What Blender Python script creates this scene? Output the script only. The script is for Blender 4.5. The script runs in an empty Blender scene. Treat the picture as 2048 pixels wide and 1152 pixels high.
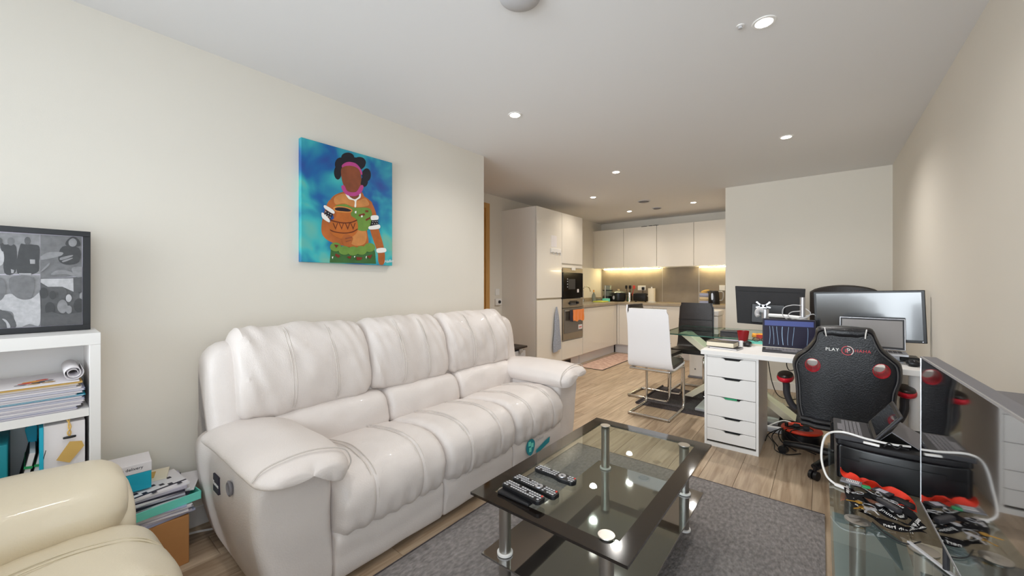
import bpy, math, random
from mathutils import Vector, Matrix, noise
random.seed(7)
C = bpy.context.scene.collection
SC = bpy.context.scene
PI = math.pi
R = math.radians

# ---------------------------------------------------------------- camera
YAW = math.atan(620 / 770)
cam_data = bpy.data.cameras.new('camera')
cam = bpy.data.objects.new('camera', cam_data)
C.objects.link(cam)
cam.location = (0, 0, 1.24)
cam.rotation_euler = (PI / 2, 0, YAW)
cam_data.sensor_width = 36
cam_data.lens = 36 * 770 / 2048
cam_data.shift_y = -7 / 2048
cam_data.clip_start = 0.02
SC.camera = cam

# ---------------------------------------------------------------- world, lights, exposure
world = bpy.data.worlds.new('daylight')
SC.world = world
world.use_nodes = True
world.node_tree.nodes['Background'].inputs[0].default_value = (0.75, 0.86, 1.0, 1)
world.node_tree.nodes['Background'].inputs[1].default_value = 1.2
SC.view_settings.view_transform = 'Standard'
SC.view_settings.look = 'None'
SC.view_settings.gamma = 1
SC.view_settings.use_curve_mapping = False
SC.view_settings.exposure = 0.45
SC.cycles.diffuse_bounces = 8
SC.cycles.max_bounces = 14
SC.cycles.transparent_max_bounces = 16


def area_light(name, loc, rot, sx, sy, power, color):
    d = bpy.data.lights.new(name, 'AREA')
    d.shape = 'RECTANGLE'
    d.size, d.size_y, d.energy, d.color = sx, sy, power, color
    o = bpy.data.objects.new(name, d)
    o.location, o.rotation_euler = loc, rot
    C.objects.link(o)
    return o


# daylight through the big window behind the camera
area_light('window_daylight', (-0.97, -1.62, 1.2), (-PI / 2, 0, PI), 2.7, 2.1, 33, (0.90, 0.95, 1.0)).data.spread = R(75)
area_light('side_fill_light', (0.70, -0.55, 1.25), (PI / 2, 0, PI / 2), 1.5, 2.0, 18, (0.88, 0.94, 1.0))  # side fill added to brighten the sofa and its arm fronts


# ---------------------------------------------------------------- helpers
def linear(c):
    return tuple((v / 12.92 if v <= 0.04045 else ((v + 0.055) / 1.055) ** 2.4) for v in c)


def hexc(h):
    return linear(tuple(int(h[i:i + 2], 16) / 255 for i in (0, 2, 4)))


MATS = {}


def mat(name, col, rough=0.5, metal=0.0, var=0.0, scale=8.0, bump=0.0, bscale=60.0, spec=0.5, coat=0.0,
        emit=0.0, alpha=None, trans=0.0, ior=1.45, stretch=None, rnd=0.0, col2=None, sheen=0.0):
    """principled material with noise variation, noise bump and optional per-object variation"""
    if isinstance(col, str):
        col = hexc(col)
    m = bpy.data.materials.new(name)
    m.use_nodes = True
    nt = m.node_tree
    b = nt.nodes['Principled BSDF']
    b.inputs['Base Color'].default_value = (*col, 1)
    b.inputs['Roughness'].default_value = rough
    b.inputs['Metallic'].default_value = metal
    b.inputs['IOR'].default_value = ior
    b.inputs['Specular IOR Level'].default_value = spec
    b.inputs['Coat Weight'].default_value = coat
    b.inputs['Coat Roughness'].default_value = 0.05
    if sheen:
        b.inputs['Sheen Weight'].default_value = sheen
    if trans:
        b.inputs['Transmission Weight'].default_value = trans
    if emit:
        b.inputs['Emission Color'].default_value = (*col, 1)
        b.inputs['Emission Strength'].default_value = emit
    tc = nt.nodes.new('ShaderNodeTexCoord')
    vec = tc.outputs['Object']
    if stretch:
        mp = nt.nodes.new('ShaderNodeMapping')
        mp.inputs['Scale'].default_value = stretch
        nt.links.new(vec, mp.inputs['Vector'])
        vec = mp.outputs['Vector']
    out = None
    if var or col2:
        n = nt.nodes.new('ShaderNodeTexNoise')
        n.inputs['Scale'].default_value = scale
        n.inputs['Detail'].default_value = 5
        nt.links.new(vec, n.inputs['Vector'])
        r = nt.nodes.new('ShaderNodeValToRGB')
        r.color_ramp.elements[0].position = 0.3
        r.color_ramp.elements[1].position = 0.7
        c2 = hexc(col2) if isinstance(col2, str) else (col2 or tuple(max(0, v * (1 - var)) for v in col))
        r.color_ramp.elements[0].color = (*c2, 1)
        r.color_ramp.elements[1].color = (*[min(1, v * (1 + var * 0.3)) for v in col], 1)
        nt.links.new(n.outputs['Fac'], r.inputs['Fac'])
        out = r.outputs['Color']
    if rnd:
        oi = nt.nodes.new('ShaderNodeObjectInfo')
        mr = nt.nodes.new('ShaderNodeMapRange')
        mr.inputs['To Min'].default_value = 1 - rnd
        mr.inputs['To Max'].default_value = 1 + rnd
        nt.links.new(oi.outputs['Random'], mr.inputs['Value'])
        hs = nt.nodes.new('ShaderNodeHueSaturation')
        nt.links.new(mr.outputs['Result'], hs.inputs['Value'])
        if out:
            nt.links.new(out, hs.inputs['Color'])
        else:
            hs.inputs['Color'].default_value = (*col, 1)
        out = hs.outputs['Color']
    if out:
        nt.links.new(out, b.inputs['Base Color'])
    if bump:
        n = nt.nodes.new('ShaderNodeTexNoise')
        n.inputs['Scale'].default_value = bscale
        n.inputs['Detail'].default_value = 4
        nt.links.new(vec, n.inputs['Vector'])
        bn = nt.nodes.new('ShaderNodeBump')
        bn.inputs['Strength'].default_value = bump
        bn.inputs['Distance'].default_value = 0.01
        nt.links.new(n.outputs['Fac'], bn.inputs['Height'])
        nt.links.new(bn.outputs['Normal'], b.inputs['Normal'])
    MATS[name] = m
    return m


def glass_mat(name, tint, rough=0.0, refl=0.12, opacity=0.0, ior=1.5):
    """thin sheet glass: straight-through tint plus fresnel reflection"""
    m = bpy.data.materials.new(name)
    m.use_nodes = True
    nt = m.node_tree
    nt.nodes.remove(nt.nodes['Principled BSDF'])
    outn = nt.nodes['Material Output']
    tr = nt.nodes.new('ShaderNodeBsdfTransparent')
    tr.inputs[0].default_value = (*tint, 1)
    gl = nt.nodes.new('ShaderNodeBsdfGlossy')
    gl.inputs['Roughness'].default_value = rough
    gl.inputs['Color'].default_value = (0.95, 1, 0.98, 1)
    fr = nt.nodes.new('ShaderNodeFresnel')
    fr.inputs['IOR'].default_value = ior
    mx = nt.nodes.new('ShaderNodeMixShader')
    geo = nt.nodes.new('ShaderNodeNewGeometry')
    inv = nt.nodes.new('ShaderNodeMath')
    inv.operation = 'SUBTRACT'
    inv.inputs[0].default_value = 1.0
    nt.links.new(geo.outputs['Backfacing'], inv.inputs[1])
    mul = nt.nodes.new('ShaderNodeMath')
    mul.operation = 'MULTIPLY'
    nt.links.new(fr.outputs[0], mul.inputs[0])
    nt.links.new(inv.outputs[0], mul.inputs[1])
    nt.links.new(mul.outputs[0], mx.inputs[0])
    nt.links.new(tr.outputs[0], mx.inputs[1])
    nt.links.new(gl.outputs[0], mx.inputs[2])
    nt.links.new(mx.outputs[0], outn.inputs['Surface'])
    MATS[name] = m
    return m


class M:
    def __init__(s):
        s.v, s.f, s.mi = [], [], []

    def add(s, vs, fs, m=0):
        b = len(s.v)
        s.v += [tuple(p) for p in vs]
        for f in fs:
            s.f.append([b + i for i in f])
            s.mi.append(m)
        return s

    def box(s, x0, x1, y0, y1, z0, z1, m=0):
        if x0 > x1: x0, x1 = x1, x0
        if y0 > y1: y0, y1 = y1, y0
        if z0 > z1: z0, z1 = z1, z0
        return s.add([(x0, y0, z0), (x1, y0, z0), (x1, y1, z0), (x0, y1, z0), (x0, y0, z1), (x1, y0, z1), (x1, y1, z1), (x0, y1, z1)],
                     [(0, 3, 2, 1), (4, 5, 6, 7), (0, 1, 5, 4), (1, 2, 6, 5), (2, 3, 7, 6), (3, 0, 4, 7)], m)

    def obox(s, c, size, mtx, m=0):
        """box of a size centred at c, turned by a 3x3 matrix"""
        hx, hy, hz = size[0] / 2, size[1] / 2, size[2] / 2
        vs = [Vector((x, y, z)) for z in (-hz, hz) for x, y in ((-hx, -hy), (hx, -hy), (hx, hy), (-hx, hy))]
        c = Vector(c)
        return s.add([c + mtx @ v for v in vs], [(0, 3, 2, 1), (4, 5, 6, 7), (0, 1, 5, 4), (1, 2, 6, 5), (2, 3, 7, 6), (3, 0, 4, 7)], m)

    def prism(s, poly, a, b, fn, m=0):
        """poly of (u, v); fn(u, v, w) gives a point; w runs a..b"""
        n = len(poly)
        vs = [fn(u, v, a) for u, v in poly] + [fn(u, v, b) for u, v in poly]
        fs = [list(range(n))[::-1], list(range(n, 2 * n))] + [(i, (i + 1) % n, n + (i + 1) % n, n + i) for i in range(n)]
        return s.add(vs, fs, m)

    def sheet(s, pts, m=0):
        return s.add(pts, [list(range(len(pts)))], m)

    def tube(s, pts, r, n=8, m=0, closed=False, flat=1.0):
        pts = [Vector(p) for p in pts]
        k = len(pts)
        rr = r if isinstance(r, (list, tuple)) else [r] * k
        up = Vector((0, 0, 1))
        vs = []
        prev = None
        for i, p in enumerate(pts):
            if closed:
                t = pts[(i + 1) % k] - pts[i - 1]
            else:
                t = pts[min(i + 1, k - 1)] - pts[max(i - 1, 0)]
            if t.length < 1e-9:
                t = Vector((0, 0, 1))
            t.normalize()
            if prev is None:
                a = t.cross(up)
                if a.length < 0.05:
                    a = t.cross(Vector((1, 0, 0)))
            else:
                a = prev - t * prev.dot(t)
            a.normalize()
            prev = a
            b = t.cross(a)
            for j in range(n):
                an = 2 * PI * j / n
                vs.append(p + a * (rr[i] * math.cos(an)) + b * (rr[i] * flat * math.sin(an)))
        fs = []
        for i in range(k if closed else k - 1):
            i2 = (i + 1) % k
            for j in range(n):
                j2 = (j + 1) % n
                fs.append((i * n + j, i * n + j2, i2 * n + j2, i2 * n + j))
        if not closed:
            fs += [list(range(n))[::-1], [(k - 1) * n + j for j in range(n)]]
        return s.add(vs, fs, m)

    def ribbon(s, pts, w, th, m=0, side=None):
        """flat strap along pts; side: the across direction"""
        pts = [Vector(p) for p in pts]
        vs = []
        for i, p in enumerate(pts):
            t = (pts[min(i + 1, len(pts) - 1)] - pts[max(i - 1, 0)]).normalized()
            a = Vector(side[i] if isinstance(side, list) else (side or (0, 0, 1)))
            a = (a - t * a.dot(t))
            if a.length < 1e-4:
                a = t.orthogonal()
            a.normalize()
            b = t.cross(a)
            for x, y in ((-w / 2, -th / 2), (w / 2, -th / 2), (w / 2, th / 2), (-w / 2, th / 2)):
                vs.append(p + a * x + b * y)
        fs = [(0, 3, 2, 1), tuple((len(pts) - 1) * 4 + j for j in range(4))]
        for i in range(len(pts) - 1):
            for j in range(4):
                fs.append((i * 4 + j, i * 4 + (j + 1) % 4, i * 4 + 4 + (j + 1) % 4, i * 4 + 4 + j))
        return s.add(vs, fs, m)

    def cyl(s, c, r, z0, z1, n=24, m=0, r2=None):
        return s.lathe([(0, z0), (r, z0), (r2 if r2 is not None else r, z1), (0, z1)], c, n, m)

    def lathe(s, prof, c=(0, 0), n=24, m=0, axis=2, base=(0, 0, 0)):
        vs, fs = [], []
        rings = []
        for r, z in prof:
            if r < 1e-6:
                rings.append([len(vs)])
                vs.append((0, 0, z))
            else:
                rings.append(list(range(len(vs), len(vs) + n)))
                vs += [(r * math.cos(2 * PI * j / n), r * math.sin(2 * PI * j / n), z) for j in range(n)]
        for a, b in zip(rings, rings[1:]):
            for j in range(n):
                j2 = (j + 1) % n
                if len(a) == 1 and len(b) == 1:
                    continue
                if len(a) == 1:
                    fs.append((a[0], b[j2], b[j]))
                elif len(b) == 1:
                    fs.append((a[j], a[j2], b[0]))
                else:
                    fs.append((a[j], a[j2], b[j2], b[j]))
        if axis == 0:
            vs = [(z, x, y) for x, y, z in vs]
        elif axis == 1:
            vs = [(y, z, x) for x, y, z in vs]
        else:
            vs = [(x + c[0], y + c[1], z) for x, y, z in vs]
        vs = [(x + base[0], y + base[1], z + base[2]) for x, y, z in vs]
        return s.add(vs, fs, m)

    def loft(s, secs, m=0, cap=True):
        n = len(secs[0])
        vs = [p for sec in secs for p in sec]
        fs = []
        for i in range(len(secs) - 1):
            for j in range(n):
                j2 = (j + 1) % n
                fs.append((i * n + j, i * n + j2, i * n + n + j2, i * n + n + j))
        if cap:
            fs += [list(range(n))[::-1], [(len(secs) - 1) * n + j for j in range(n)]]
        return s.add(vs, fs, m)

    def xf(s, mtx):
        s.v = [tuple(mtx @ Vector(p)) for p in s.v]
        return s

    def shift(s, d):
        s.v = [(p[0] + d[0], p[1] + d[1], p[2] + d[2]) for p in s.v]
        return s

    JOINED = ('button', 'key', 'slat', 'diode', 'print', 'painted_dots', 'drawing')

    def build(s, name, mats, parent=None, smooth=True, bevel=0.0, seg=2, angle=38, origin=None, sub=0):
        me = bpy.data.meshes.new(name)
        org = origin
        if org is None and parent is not None and 'org' in ORG.get(parent.name, {}):
            org = ORG[parent.name]['org']
        vs = s.v
        if org:
            vs = [(p[0] - org[0], p[1] - org[1], p[2] - org[2]) for p in s.v]
        me.from_pydata(vs, [], s.f)
        if not isinstance(mats, (list, tuple)):
            mats = [mats]
        for q in mats:
            me.materials.append(MATS[q] if isinstance(q, str) else q)
        me.polygons.foreach_set('material_index', s.mi)
        import bmesh
        bm = bmesh.new()
        bm.from_mesh(me)
        bmesh.ops.recalc_face_normals(bm, faces=bm.faces)
        bm.to_mesh(me)
        bm.free()
        if smooth:
            me.polygons.foreach_set('use_smooth', [True] * len(me.polygons))
            me.set_sharp_from_angle(angle=R(angle))
        me.update()
        o = bpy.data.objects.new(name, me)
        C.objects.link(o)
        if parent is not None:
            o.parent = parent
            ORG[o.name] = {'org': org} if org else {}
        if name in M.JOINED:
            o['kind'] = 'stuff'
        if bevel:
            md = o.modifiers.new('edge', 'BEVEL')
            md.width = bevel
            md.segments = seg
            md.limit_method = 'ANGLE'
            md.angle_limit = R(40)
        if sub:
            md = o.modifiers.new('sub', 'SUBSURF')
            md.levels = md.render_levels = sub
        return o


ORG = {}


def catmull(pts, n=6, closed=False):
    pts = [Vector(p) for p in pts]
    k = len(pts)
    out = []
    rng = range(k) if closed else range(k - 1)
    for i in rng:
        p0 = pts[i - 1] if (closed or i > 0) else pts[0] * 2 - pts[1]
        p1, p2 = pts[i], pts[(i + 1) % k]
        p3 = pts[(i + 2) % k] if (closed or i + 2 < k) else pts[-1] * 2 - pts[-2]
        for j in range(n):
            t = j / n
            out.append(0.5 * (2 * p1 + (p2 - p0) * t + (2 * p0 - 5 * p1 + 4 * p2 - p3) * t * t + (3 * p1 - p0 - 3 * p2 + p3) * t ** 3))
    if not closed:
        out.append(pts[-1])
    return out


def c2(pts, n=5, closed=True):
    return [(p.x, p.y) for p in catmull([(a, b, 0) for a, b in pts], n, closed)]


def thing(name, label, cat, loc, rz=0.0, group=None, world_parts=True, parent=None):
    """Empty at the thing's base. With world_parts the parts are written in world coordinates"""
    o = bpy.data.objects.new(name, None)
    o.empty_display_size = 0.1
    C.objects.link(o)
    o.location = loc
    o.rotation_euler = (0, 0, rz)
    tag(o, label, cat, group)
    if world_parts:
        ORG[o.name] = {'org': tuple(loc)}
    return o


def tag(o, label, cat, group=None):
    o['label'], o['category'] = label, cat
    if group:
        o['group'] = group
    return o


def solo(mb, name, mats, label, cat, group=None, **k):
    """a thing that is one mesh; its origin goes to the middle of its underside"""
    xs = [p[0] for p in mb.v]; ys = [p[1] for p in mb.v]; zs = [p[2] for p in mb.v]
    org = ((min(xs) + max(xs)) / 2, (min(ys) + max(ys)) / 2, min(zs))
    o = mb.build(name, mats, None, origin=org, **k)
    o.location = org
    ORG[o.name] = {'org': org}
    return tag(o, label, cat, group)


def struct(mb, name, mats, parent=None, **k):
    o = mb.build(name, mats, parent, **k)
    if parent is None:
        o['kind'] = 'structure'
    return o


def kid(o, parent):
    o.parent = parent
    return o


def copy_tree(o, parent=None):
    c = o.copy()
    C.objects.link(c)
    if parent is not None:
        c.parent = parent
    for ch in list(o.children):
        copy_tree(ch, c)
    return c


def text_mesh(body, size, extr=0.0004, shear=0.0, spacing=1.0):
    cu = bpy.data.curves.new('lettering', 'FONT')
    cu.body = body
    cu.size = size
    cu.extrude = extr
    cu.shear = shear
    cu.space_character = spacing
    cu.align_x = 'CENTER'
    cu.align_y = 'CENTER'
    cu.resolution_u = 2
    o = bpy.data.objects.new('lettering', cu)
    C.objects.link(o)
    dg = bpy.context.evaluated_depsgraph_get()
    me = bpy.data.meshes.new_from_object(o.evaluated_get(dg))
    bpy.data.objects.remove(o)
    return me


def text(name, body, size, m, parent, mtx, bold=0.0, **k):
    """flat lettering; mtx maps the text plane (x right, y up) to world; parent's origin is taken off"""
    me = text_mesh(body, size, **k)
    mb = M()
    mb.add([v.co for v in me.vertices], [list(p.vertices) for p in me.polygons])
    mb.xf(mtx)
    return mb.build(name, m, parent, smooth=False, origin=(0, 0, 0))


def frame3(origin, right, up):
    """4x4 matrix from a text plane to the world"""
    r, u = Vector(right).normalized(), Vector(up).normalized()
    n = r.cross(u)
    q = Matrix(((r.x, u.x, n.x, origin[0]), (r.y, u.y, n.y, origin[1]), (r.z, u.z, n.z, origin[2]), (0, 0, 0, 1)))
    return q


def pad(prof, a0, a1, inset, na, deform=None, nprof=5, rs=None, fn=None, endk=None):
    """soft body: closed 2-d profile swept from a0 to a1 with rounded ends. fn(u, v, w) -> xyz"""
    loop = c2(prof, nprof)
    cx = sum(p[0] for p in loop) / len(loop)
    cy = sum(p[1] for p in loop) / len(loop)
    rs = rs or inset
    ws = [a0, a0 + rs * 0.04, a0 + rs * 0.15, a0 + rs * 0.35, a0 + rs * 0.65, a0 + rs]
    k = max(2, na)
    for i in range(1, k):
        ws.append(a0 + rs + (a1 - a0 - 2 * rs) * i / k)
    ws += [a1 - rs, a1 - rs * 0.65, a1 - rs * 0.35, a1 - rs * 0.15, a1 - rs * 0.04, a1]
    secs = []
    for w in ws:
        d = min(w - a0, a1 - w)
        s = math.sqrt(max(0, 1 - ((rs - d) / rs) ** 2)) if d < rs else 1.0
        if d <= 1e-9:
            s = 0.0
        t = (w - a0) / (a1 - a0)
        sec = []
        for i, (u, v) in enumerate(loop):
            L = math.hypot(u - cx, v - cy)
            q = max(0.02, 1 - inset * (1 - s) / max(L, 1e-6))
            du, dv = (u - cx) * q, (v - cy) * q
            off = deform(u, v, w, t) if deform else 0.0
            if L > 1e-6:
                du += (u - cx) / L * off * s
                dv += (v - cy) / L * off * s
            sec.append(fn(cx + du, cy + dv, w))
        secs.append(sec)
    return M().loft(secs)


def cushion(cx, cy, cz, sx, sy, sz, r, puff=0.0, n=10, mtx=None, deform=None):
    """rounded box centred at c with an optional puff"""
    b = M()
    hx, hy, hz = sx / 2 - r, sy / 2 - r, sz / 2 - r
    vs, fs, idx = [], [], {}

    def vid(p):
        key = (round(p[0], 5), round(p[1], 5), round(p[2], 5))
        if key not in idx:
            q = Vector(p)
            inner = Vector((max(-1, min(1, q.x * 1.0)) * hx, q.y * hy, q.z * hz))
            dirv = q.normalized()
            P = inner + dirv * r
            if puff:
                P.z += puff * (1 - q.x ** 2) * (1 - q.y ** 2) * (1 if q.z > 0 else -1 if q.z < 0 else 0) * abs(q.z)
            if deform:
                P = deform(P, q)
            if mtx:
                P = mtx @ P
            idx[key] = len(vs)
            vs.append((P.x + cx, P.y + cy, P.z + cz))
        return idx[key]

    def warp(t):
        return math.copysign(abs(t) ** 0.8, t) if t else 0.0

    for ax in range(3):
        for sg in (-1, 1):
            for i in range(n):
                for j in range(n):
                    q = []
                    for di, dj in ((0, 0), (1, 0), (1, 1), (0, 1)):
                        p = [0, 0, 0]
                        p[ax] = sg
                        p[(ax + 1) % 3] = warp(-1 + 2 * (i + di) / n)
                        p[(ax + 2) % 3] = warp(-1 + 2 * (j + dj) / n)
                        q.append(vid(p))
                    fs.append(q if sg > 0 else q[::-1])
    return b.add(vs, fs)


# ---------------------------------------------------------------- materials
mat('wall_paint', 'E0DACF', 0.85, bump=0.03, bscale=220, var=0.02, scale=1.5)
mat('ceiling_paint', 'E2E1E1', 0.9, bump=0.02, bscale=200)
mat('white_gloss', 'E3DFD9', 0.12, coat=0.4)
mat('cabinet_gloss', 'E6E0D6', 0.16, coat=0.3)
mat('white_matt', 'E8E6E4', 0.45)
mat('trim_white', 'E4E1DC', 0.4)
mat('leather_white', 'DAD2CD', 0.42, bump=0.16, bscale=170, var=0.05, scale=5, coat=0.06)
mat('leather_cream', 'DCD1BA', 0.38, bump=0.1, bscale=190, var=0.04, scale=4, coat=0.08)
mat('leather_black', '17171B', 0.36, bump=0.2, bscale=160, coat=0.05)
mat('leather_brown', '241C19', 0.4, bump=0.15, bscale=140)
mat('leather_shell', 'EDEBEC', 0.3)
mat('piping', 'C9C1BA', 0.6)
mat('piping_cream', 'CFC4AB', 0.6)
mat('piping_grey', '4E4E50', 0.5)
mat('frosted_glass', '93A09E', 0.25, coat=0.5)
mat('black_plastic', '131316', 0.35)
mat('lanyard_black', '0D0C10', 0.75, spec=0.2)
mat('black_matt', '161518', 0.6, bump=0.08, bscale=250)
mat('dark_grey', '2E2D31', 0.5)
mat('mid_grey', '77757A', 0.5)
mat('light_grey', 'B9B8BA', 0.5)
mat('screen_black', '050609', 0.03, spec=0.9, coat=1.0)
mat('monitor_screen', '14161B', 0.16, spec=1.0, coat=0.3)
mat('tablet_screen', '8A8583', 0.35)
mat('chrome', 'D8D5D0', 0.12, metal=1.0)
mat('brushed', 'B8B4AE', 0.3, metal=1.0, bump=0.06, bscale=90, stretch=(1, 1, 12))
mat('silver', 'BEBFC4', 0.35, metal=0.8)
mat('steel_face', 'A39886', 0.36, metal=0.75)
mat('oven_glass', '57514A', 0.1, spec=0.8, coat=0.5)
mat('black_glass', '08080A', 0.05, spec=0.8, coat=1.0)
mat('microwave_black', '070709', 0.12, spec=0.25)
mat('smoked_glass', '2A2623', 0.04, spec=1.0, coat=1.0, ior=2.2)
mat('black_border', '17120F', 0.08, coat=0.8)
mat('red_shell', 'C1142A', 0.35)
mat('red_strap', 'E23318', 0.55)
mat('red_reel', 'D63A1E', 0.45)
mat('orange_cloth', 'F0811A', 0.85, bump=0.4, bscale=80, sheen=0.3)
mat('teal', '1AA9C4', 0.5)
mat('teal_dark', '11838F', 0.5)
mat('mint', '74DBC8', 0.5)
mat('cardboard', 'C08A55', 0.8, var=0.08, scale=12)
mat('kraft', 'CBA55C', 0.7)
mat('paper', 'E6E2E4', 0.7, var=0.03, scale=6)
mat('paper_cream', 'EADFC8', 0.7)
mat('paper_grey', 'B9B4C0', 0.7, var=0.12, scale=20)
mat('paper_blue', 'A9AEC9', 0.7)
mat('print_dark', '2B2836', 0.6)
mat('print_orange', 'E8A33A', 0.6)
mat('print_red', 'CF4638', 0.6)
mat('print_green', '2F9A6A', 0.6)
mat('gold', 'B98C2E', 0.35, metal=0.7)
mat('green_band', '1F8A52', 0.5)
mat('oak', 'C99A5B', 0.45, var=0.2, scale=6, stretch=(8, 8, 0.8))
mat('worktop', 'A99A84', 0.35, var=0.12, scale=10, stretch=(1, 1, 1))
mat('splash', '8F8373', 0.5, var=0.16, scale=5, bump=0.05, bscale=40)
mat('alu_trim', 'BBB4A8', 0.35, metal=0.6)
mat('plinth', 'D6D4D6', 0.3)
mat('yellow_green', 'C9CF4E', 0.6)
mat('glassware', 'BFC9C2', 0.12, trans=0.75)
mat('blue_grey_cloth', 'AEB4C2', 0.9, var=0.5, scale=160, bump=0.5, bscale=90)
mat('pink_cloth', 'C98A94', 0.9, var=0.25, scale=40)
mat('downlight_lens', (1.0, 0.93, 0.78), 0.5, emit=22.0)
mat('led', (1.0, 0.86, 0.5), 0.5, emit=42.0)
mat('signal_red', 'B5151C', 0.35, trans=0.45)
mat('bisque', 'D8C39A', 0.6)
mat('skin', 'B5652F', 0.5, var=0.3, scale=9)
mat('rubber', '0E0E10', 0.7)
mat('screen_navy', '1D1830', 0.45, spec=0.2)
mat('screen_blue', '4B5693', 0.4, spec=0.2)
mat('screen_line', '86A9CE', 0.3)
mat('white_plastic', 'E9E7E4', 0.35)
mat('wood_floor_base', '5E4B3A', 0.7)
glass_mat('clear_glass', (0.84, 0.89, 0.87), ior=2.0)
glass_mat('green_glass', (0.72, 0.84, 0.79), ior=1.6)
glass_mat('grey_glass', (0.80, 0.845, 0.85), ior=2.3)
glass_mat('window_glass', (0.97, 0.98, 0.98))
MATS['glass_edge'] = mat('glass_edge', '3C6B5E', 0.1, coat=0.5)


def painted_sky_mat():
    m = mat('painting_ground', '2C86A8', 0.45)
    nt = m.node_tree
    b = nt.nodes['Principled BSDF']
    tc = nt.nodes['Texture Coordinate']
    n = nt.nodes.new('ShaderNodeTexNoise')
    n.inputs['Scale'].default_value = 4.2
    n.inputs['Detail'].default_value = 2.5
    n.inputs['Distortion'].default_value = 0.4
    r = nt.nodes.new('ShaderNodeValToRGB')
    els = r.color_ramp.elements
    els[0].position, els[0].color = 0.30, (*hexc('2A3F8E'), 1)
    els[1].position, els[1].color = 0.78, (*hexc('8FB68A'), 1)
    for p, c in ((0.42, '15609F'), (0.5, '2587A6'), (0.6, '3CB0B4')):
        e = els.new(p)
        e.color = (*hexc(c), 1)
    nt.links.new(tc.outputs['Object'], n.inputs['Vector'])
    nt.links.new(n.outputs['Fac'], r.inputs['Fac'])
    nt.links.new(r.outputs['Color'], b.inputs['Base Color'])


painted_sky_mat()
for nm, cc in dict(skin_dark='8A4A2E', skin_light='D08A4C', hair='1B1822', pink='C0468C', clay='C06A2A', clay_light='D98B45', clay_dark='6B2E14',
                   green_cloth='6E9440', green_dark='3D6B38', maroon='7A2E1C', white='EFEDE8').items():
    mat('art_' + nm, cc, 0.5, var=0.22 if nm not in ('white', 'hair') else 0.05, scale=14)
mat('art_skin', 'B8662F', 0.5, var=0.35, scale=9)


def plank_mat():
    m = mat('oak_laminate', 'B49A7C', 0.32, bump=0.06, bscale=30, stretch=(14, 1.0, 1), rnd=0.09)
    nt = m.node_tree
    b = nt.nodes['Principled BSDF']
    mp = nt.nodes['Mapping']
    oi = [n for n in nt.nodes if n.type == 'OBJECT_INFO'][0]
    mul = nt.nodes.new('ShaderNodeVectorMath')
    mul.operation = 'SCALE'
    mul.inputs[0].default_value = (37, 91, 13)
    nt.links.new(oi.outputs['Random'], mul.inputs['Scale'])
    nt.links.new(mul.outputs[0], mp.inputs['Location'])
    n = nt.nodes.new('ShaderNodeTexNoise')
    n.inputs['Scale'].default_value = 2.2
    n.inputs['Detail'].default_value = 6
    n.inputs['Distortion'].default_value = 0.9
    nt.links.new(mp.outputs['Vector'], n.inputs['Vector'])
    r = nt.nodes.new('ShaderNodeValToRGB')
    r.color_ramp.elements[0].position = 0.32
    r.color_ramp.elements[0].color = (*hexc('988169'), 1)
    r.color_ramp.elements[1].position = 0.66
    r.color_ramp.elements[1].color = (*hexc('C0AB92'), 1)
    nt.links.new(n.outputs['Fac'], r.inputs['Fac'])
    hs = [q for q in nt.nodes if q.type == 'HUE_SAT'][0]
    nt.links.new(r.outputs['Color'], hs.inputs['Color'])
    rg = nt.nodes.new('ShaderNodeMapRange')
    rg.inputs['To Min'].default_value = 0.3
    rg.inputs['To Max'].default_value = 0.5
    nt.links.new(n.outputs['Fac'], rg.inputs['Value'])
    nt.links.new(rg.outputs['Result'], b.inputs['Roughness'])


plank_mat()


def weave_mat(name, ca, cb, sx, sy, rough=0.95, strength=0.8):
    m = bpy.data.materials.new(name)
    m.use_nodes = True
    nt = m.node_tree
    b = nt.nodes['Principled BSDF']
    b.inputs['Roughness'].default_value = rough
    b.inputs['Specular IOR Level'].default_value = 0.15
    tc = nt.nodes.new('ShaderNodeTexCoord')
    mp = nt.nodes.new('ShaderNodeMapping')
    mp.inputs['Scale'].default_value = (sx, sy, 1)
    vo = nt.nodes.new('ShaderNodeTexVoronoi')
    vo.inputs['Scale'].default_value = 1
    nz = nt.nodes.new('ShaderNodeTexNoise')
    nz.inputs['Scale'].default_value = 0.6
    nz.inputs['Detail'].default_value = 6
    r = nt.nodes.new('ShaderNodeValToRGB')
    r.color_ramp.elements[0].color = (*hexc(ca), 1)
    r.color_ramp.elements[1].color = (*hexc(cb), 1)
    r.color_ramp.elements[0].position = 0.25
    r.color_ramp.elements[1].position = 0.75
    nt.links.new(tc.outputs['Object'], mp.inputs['Vector'])
    nt.links.new(mp.outputs['Vector'], vo.inputs['Vector'])
    nt.links.new(mp.outputs['Vector'], nz.inputs['Vector'])
    nt.links.new(nz.outputs['Fac'], r.inputs['Fac'])
    nt.links.new(r.outputs['Color'], b.inputs['Base Color'])
    bn = nt.nodes.new('ShaderNodeBump')
    bn.inputs['Strength'].default_value = strength
    bn.inputs['Distance'].default_value = 0.004
    nt.links.new(vo.outputs['Distance'], bn.inputs['Height'])
    nt.links.new(bn.outputs['Normal'], b.inputs['Normal'])
    MATS[name] = m


weave_mat('rug_weave', '676362', '96918F', 110, 55)
weave_mat('mat_weave', '3B3638', '5A5456', 160, 60)
weave_mat('runner_weave', 'B08C80', 'DFC4B4', 26, 26, strength=0.3)

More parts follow.
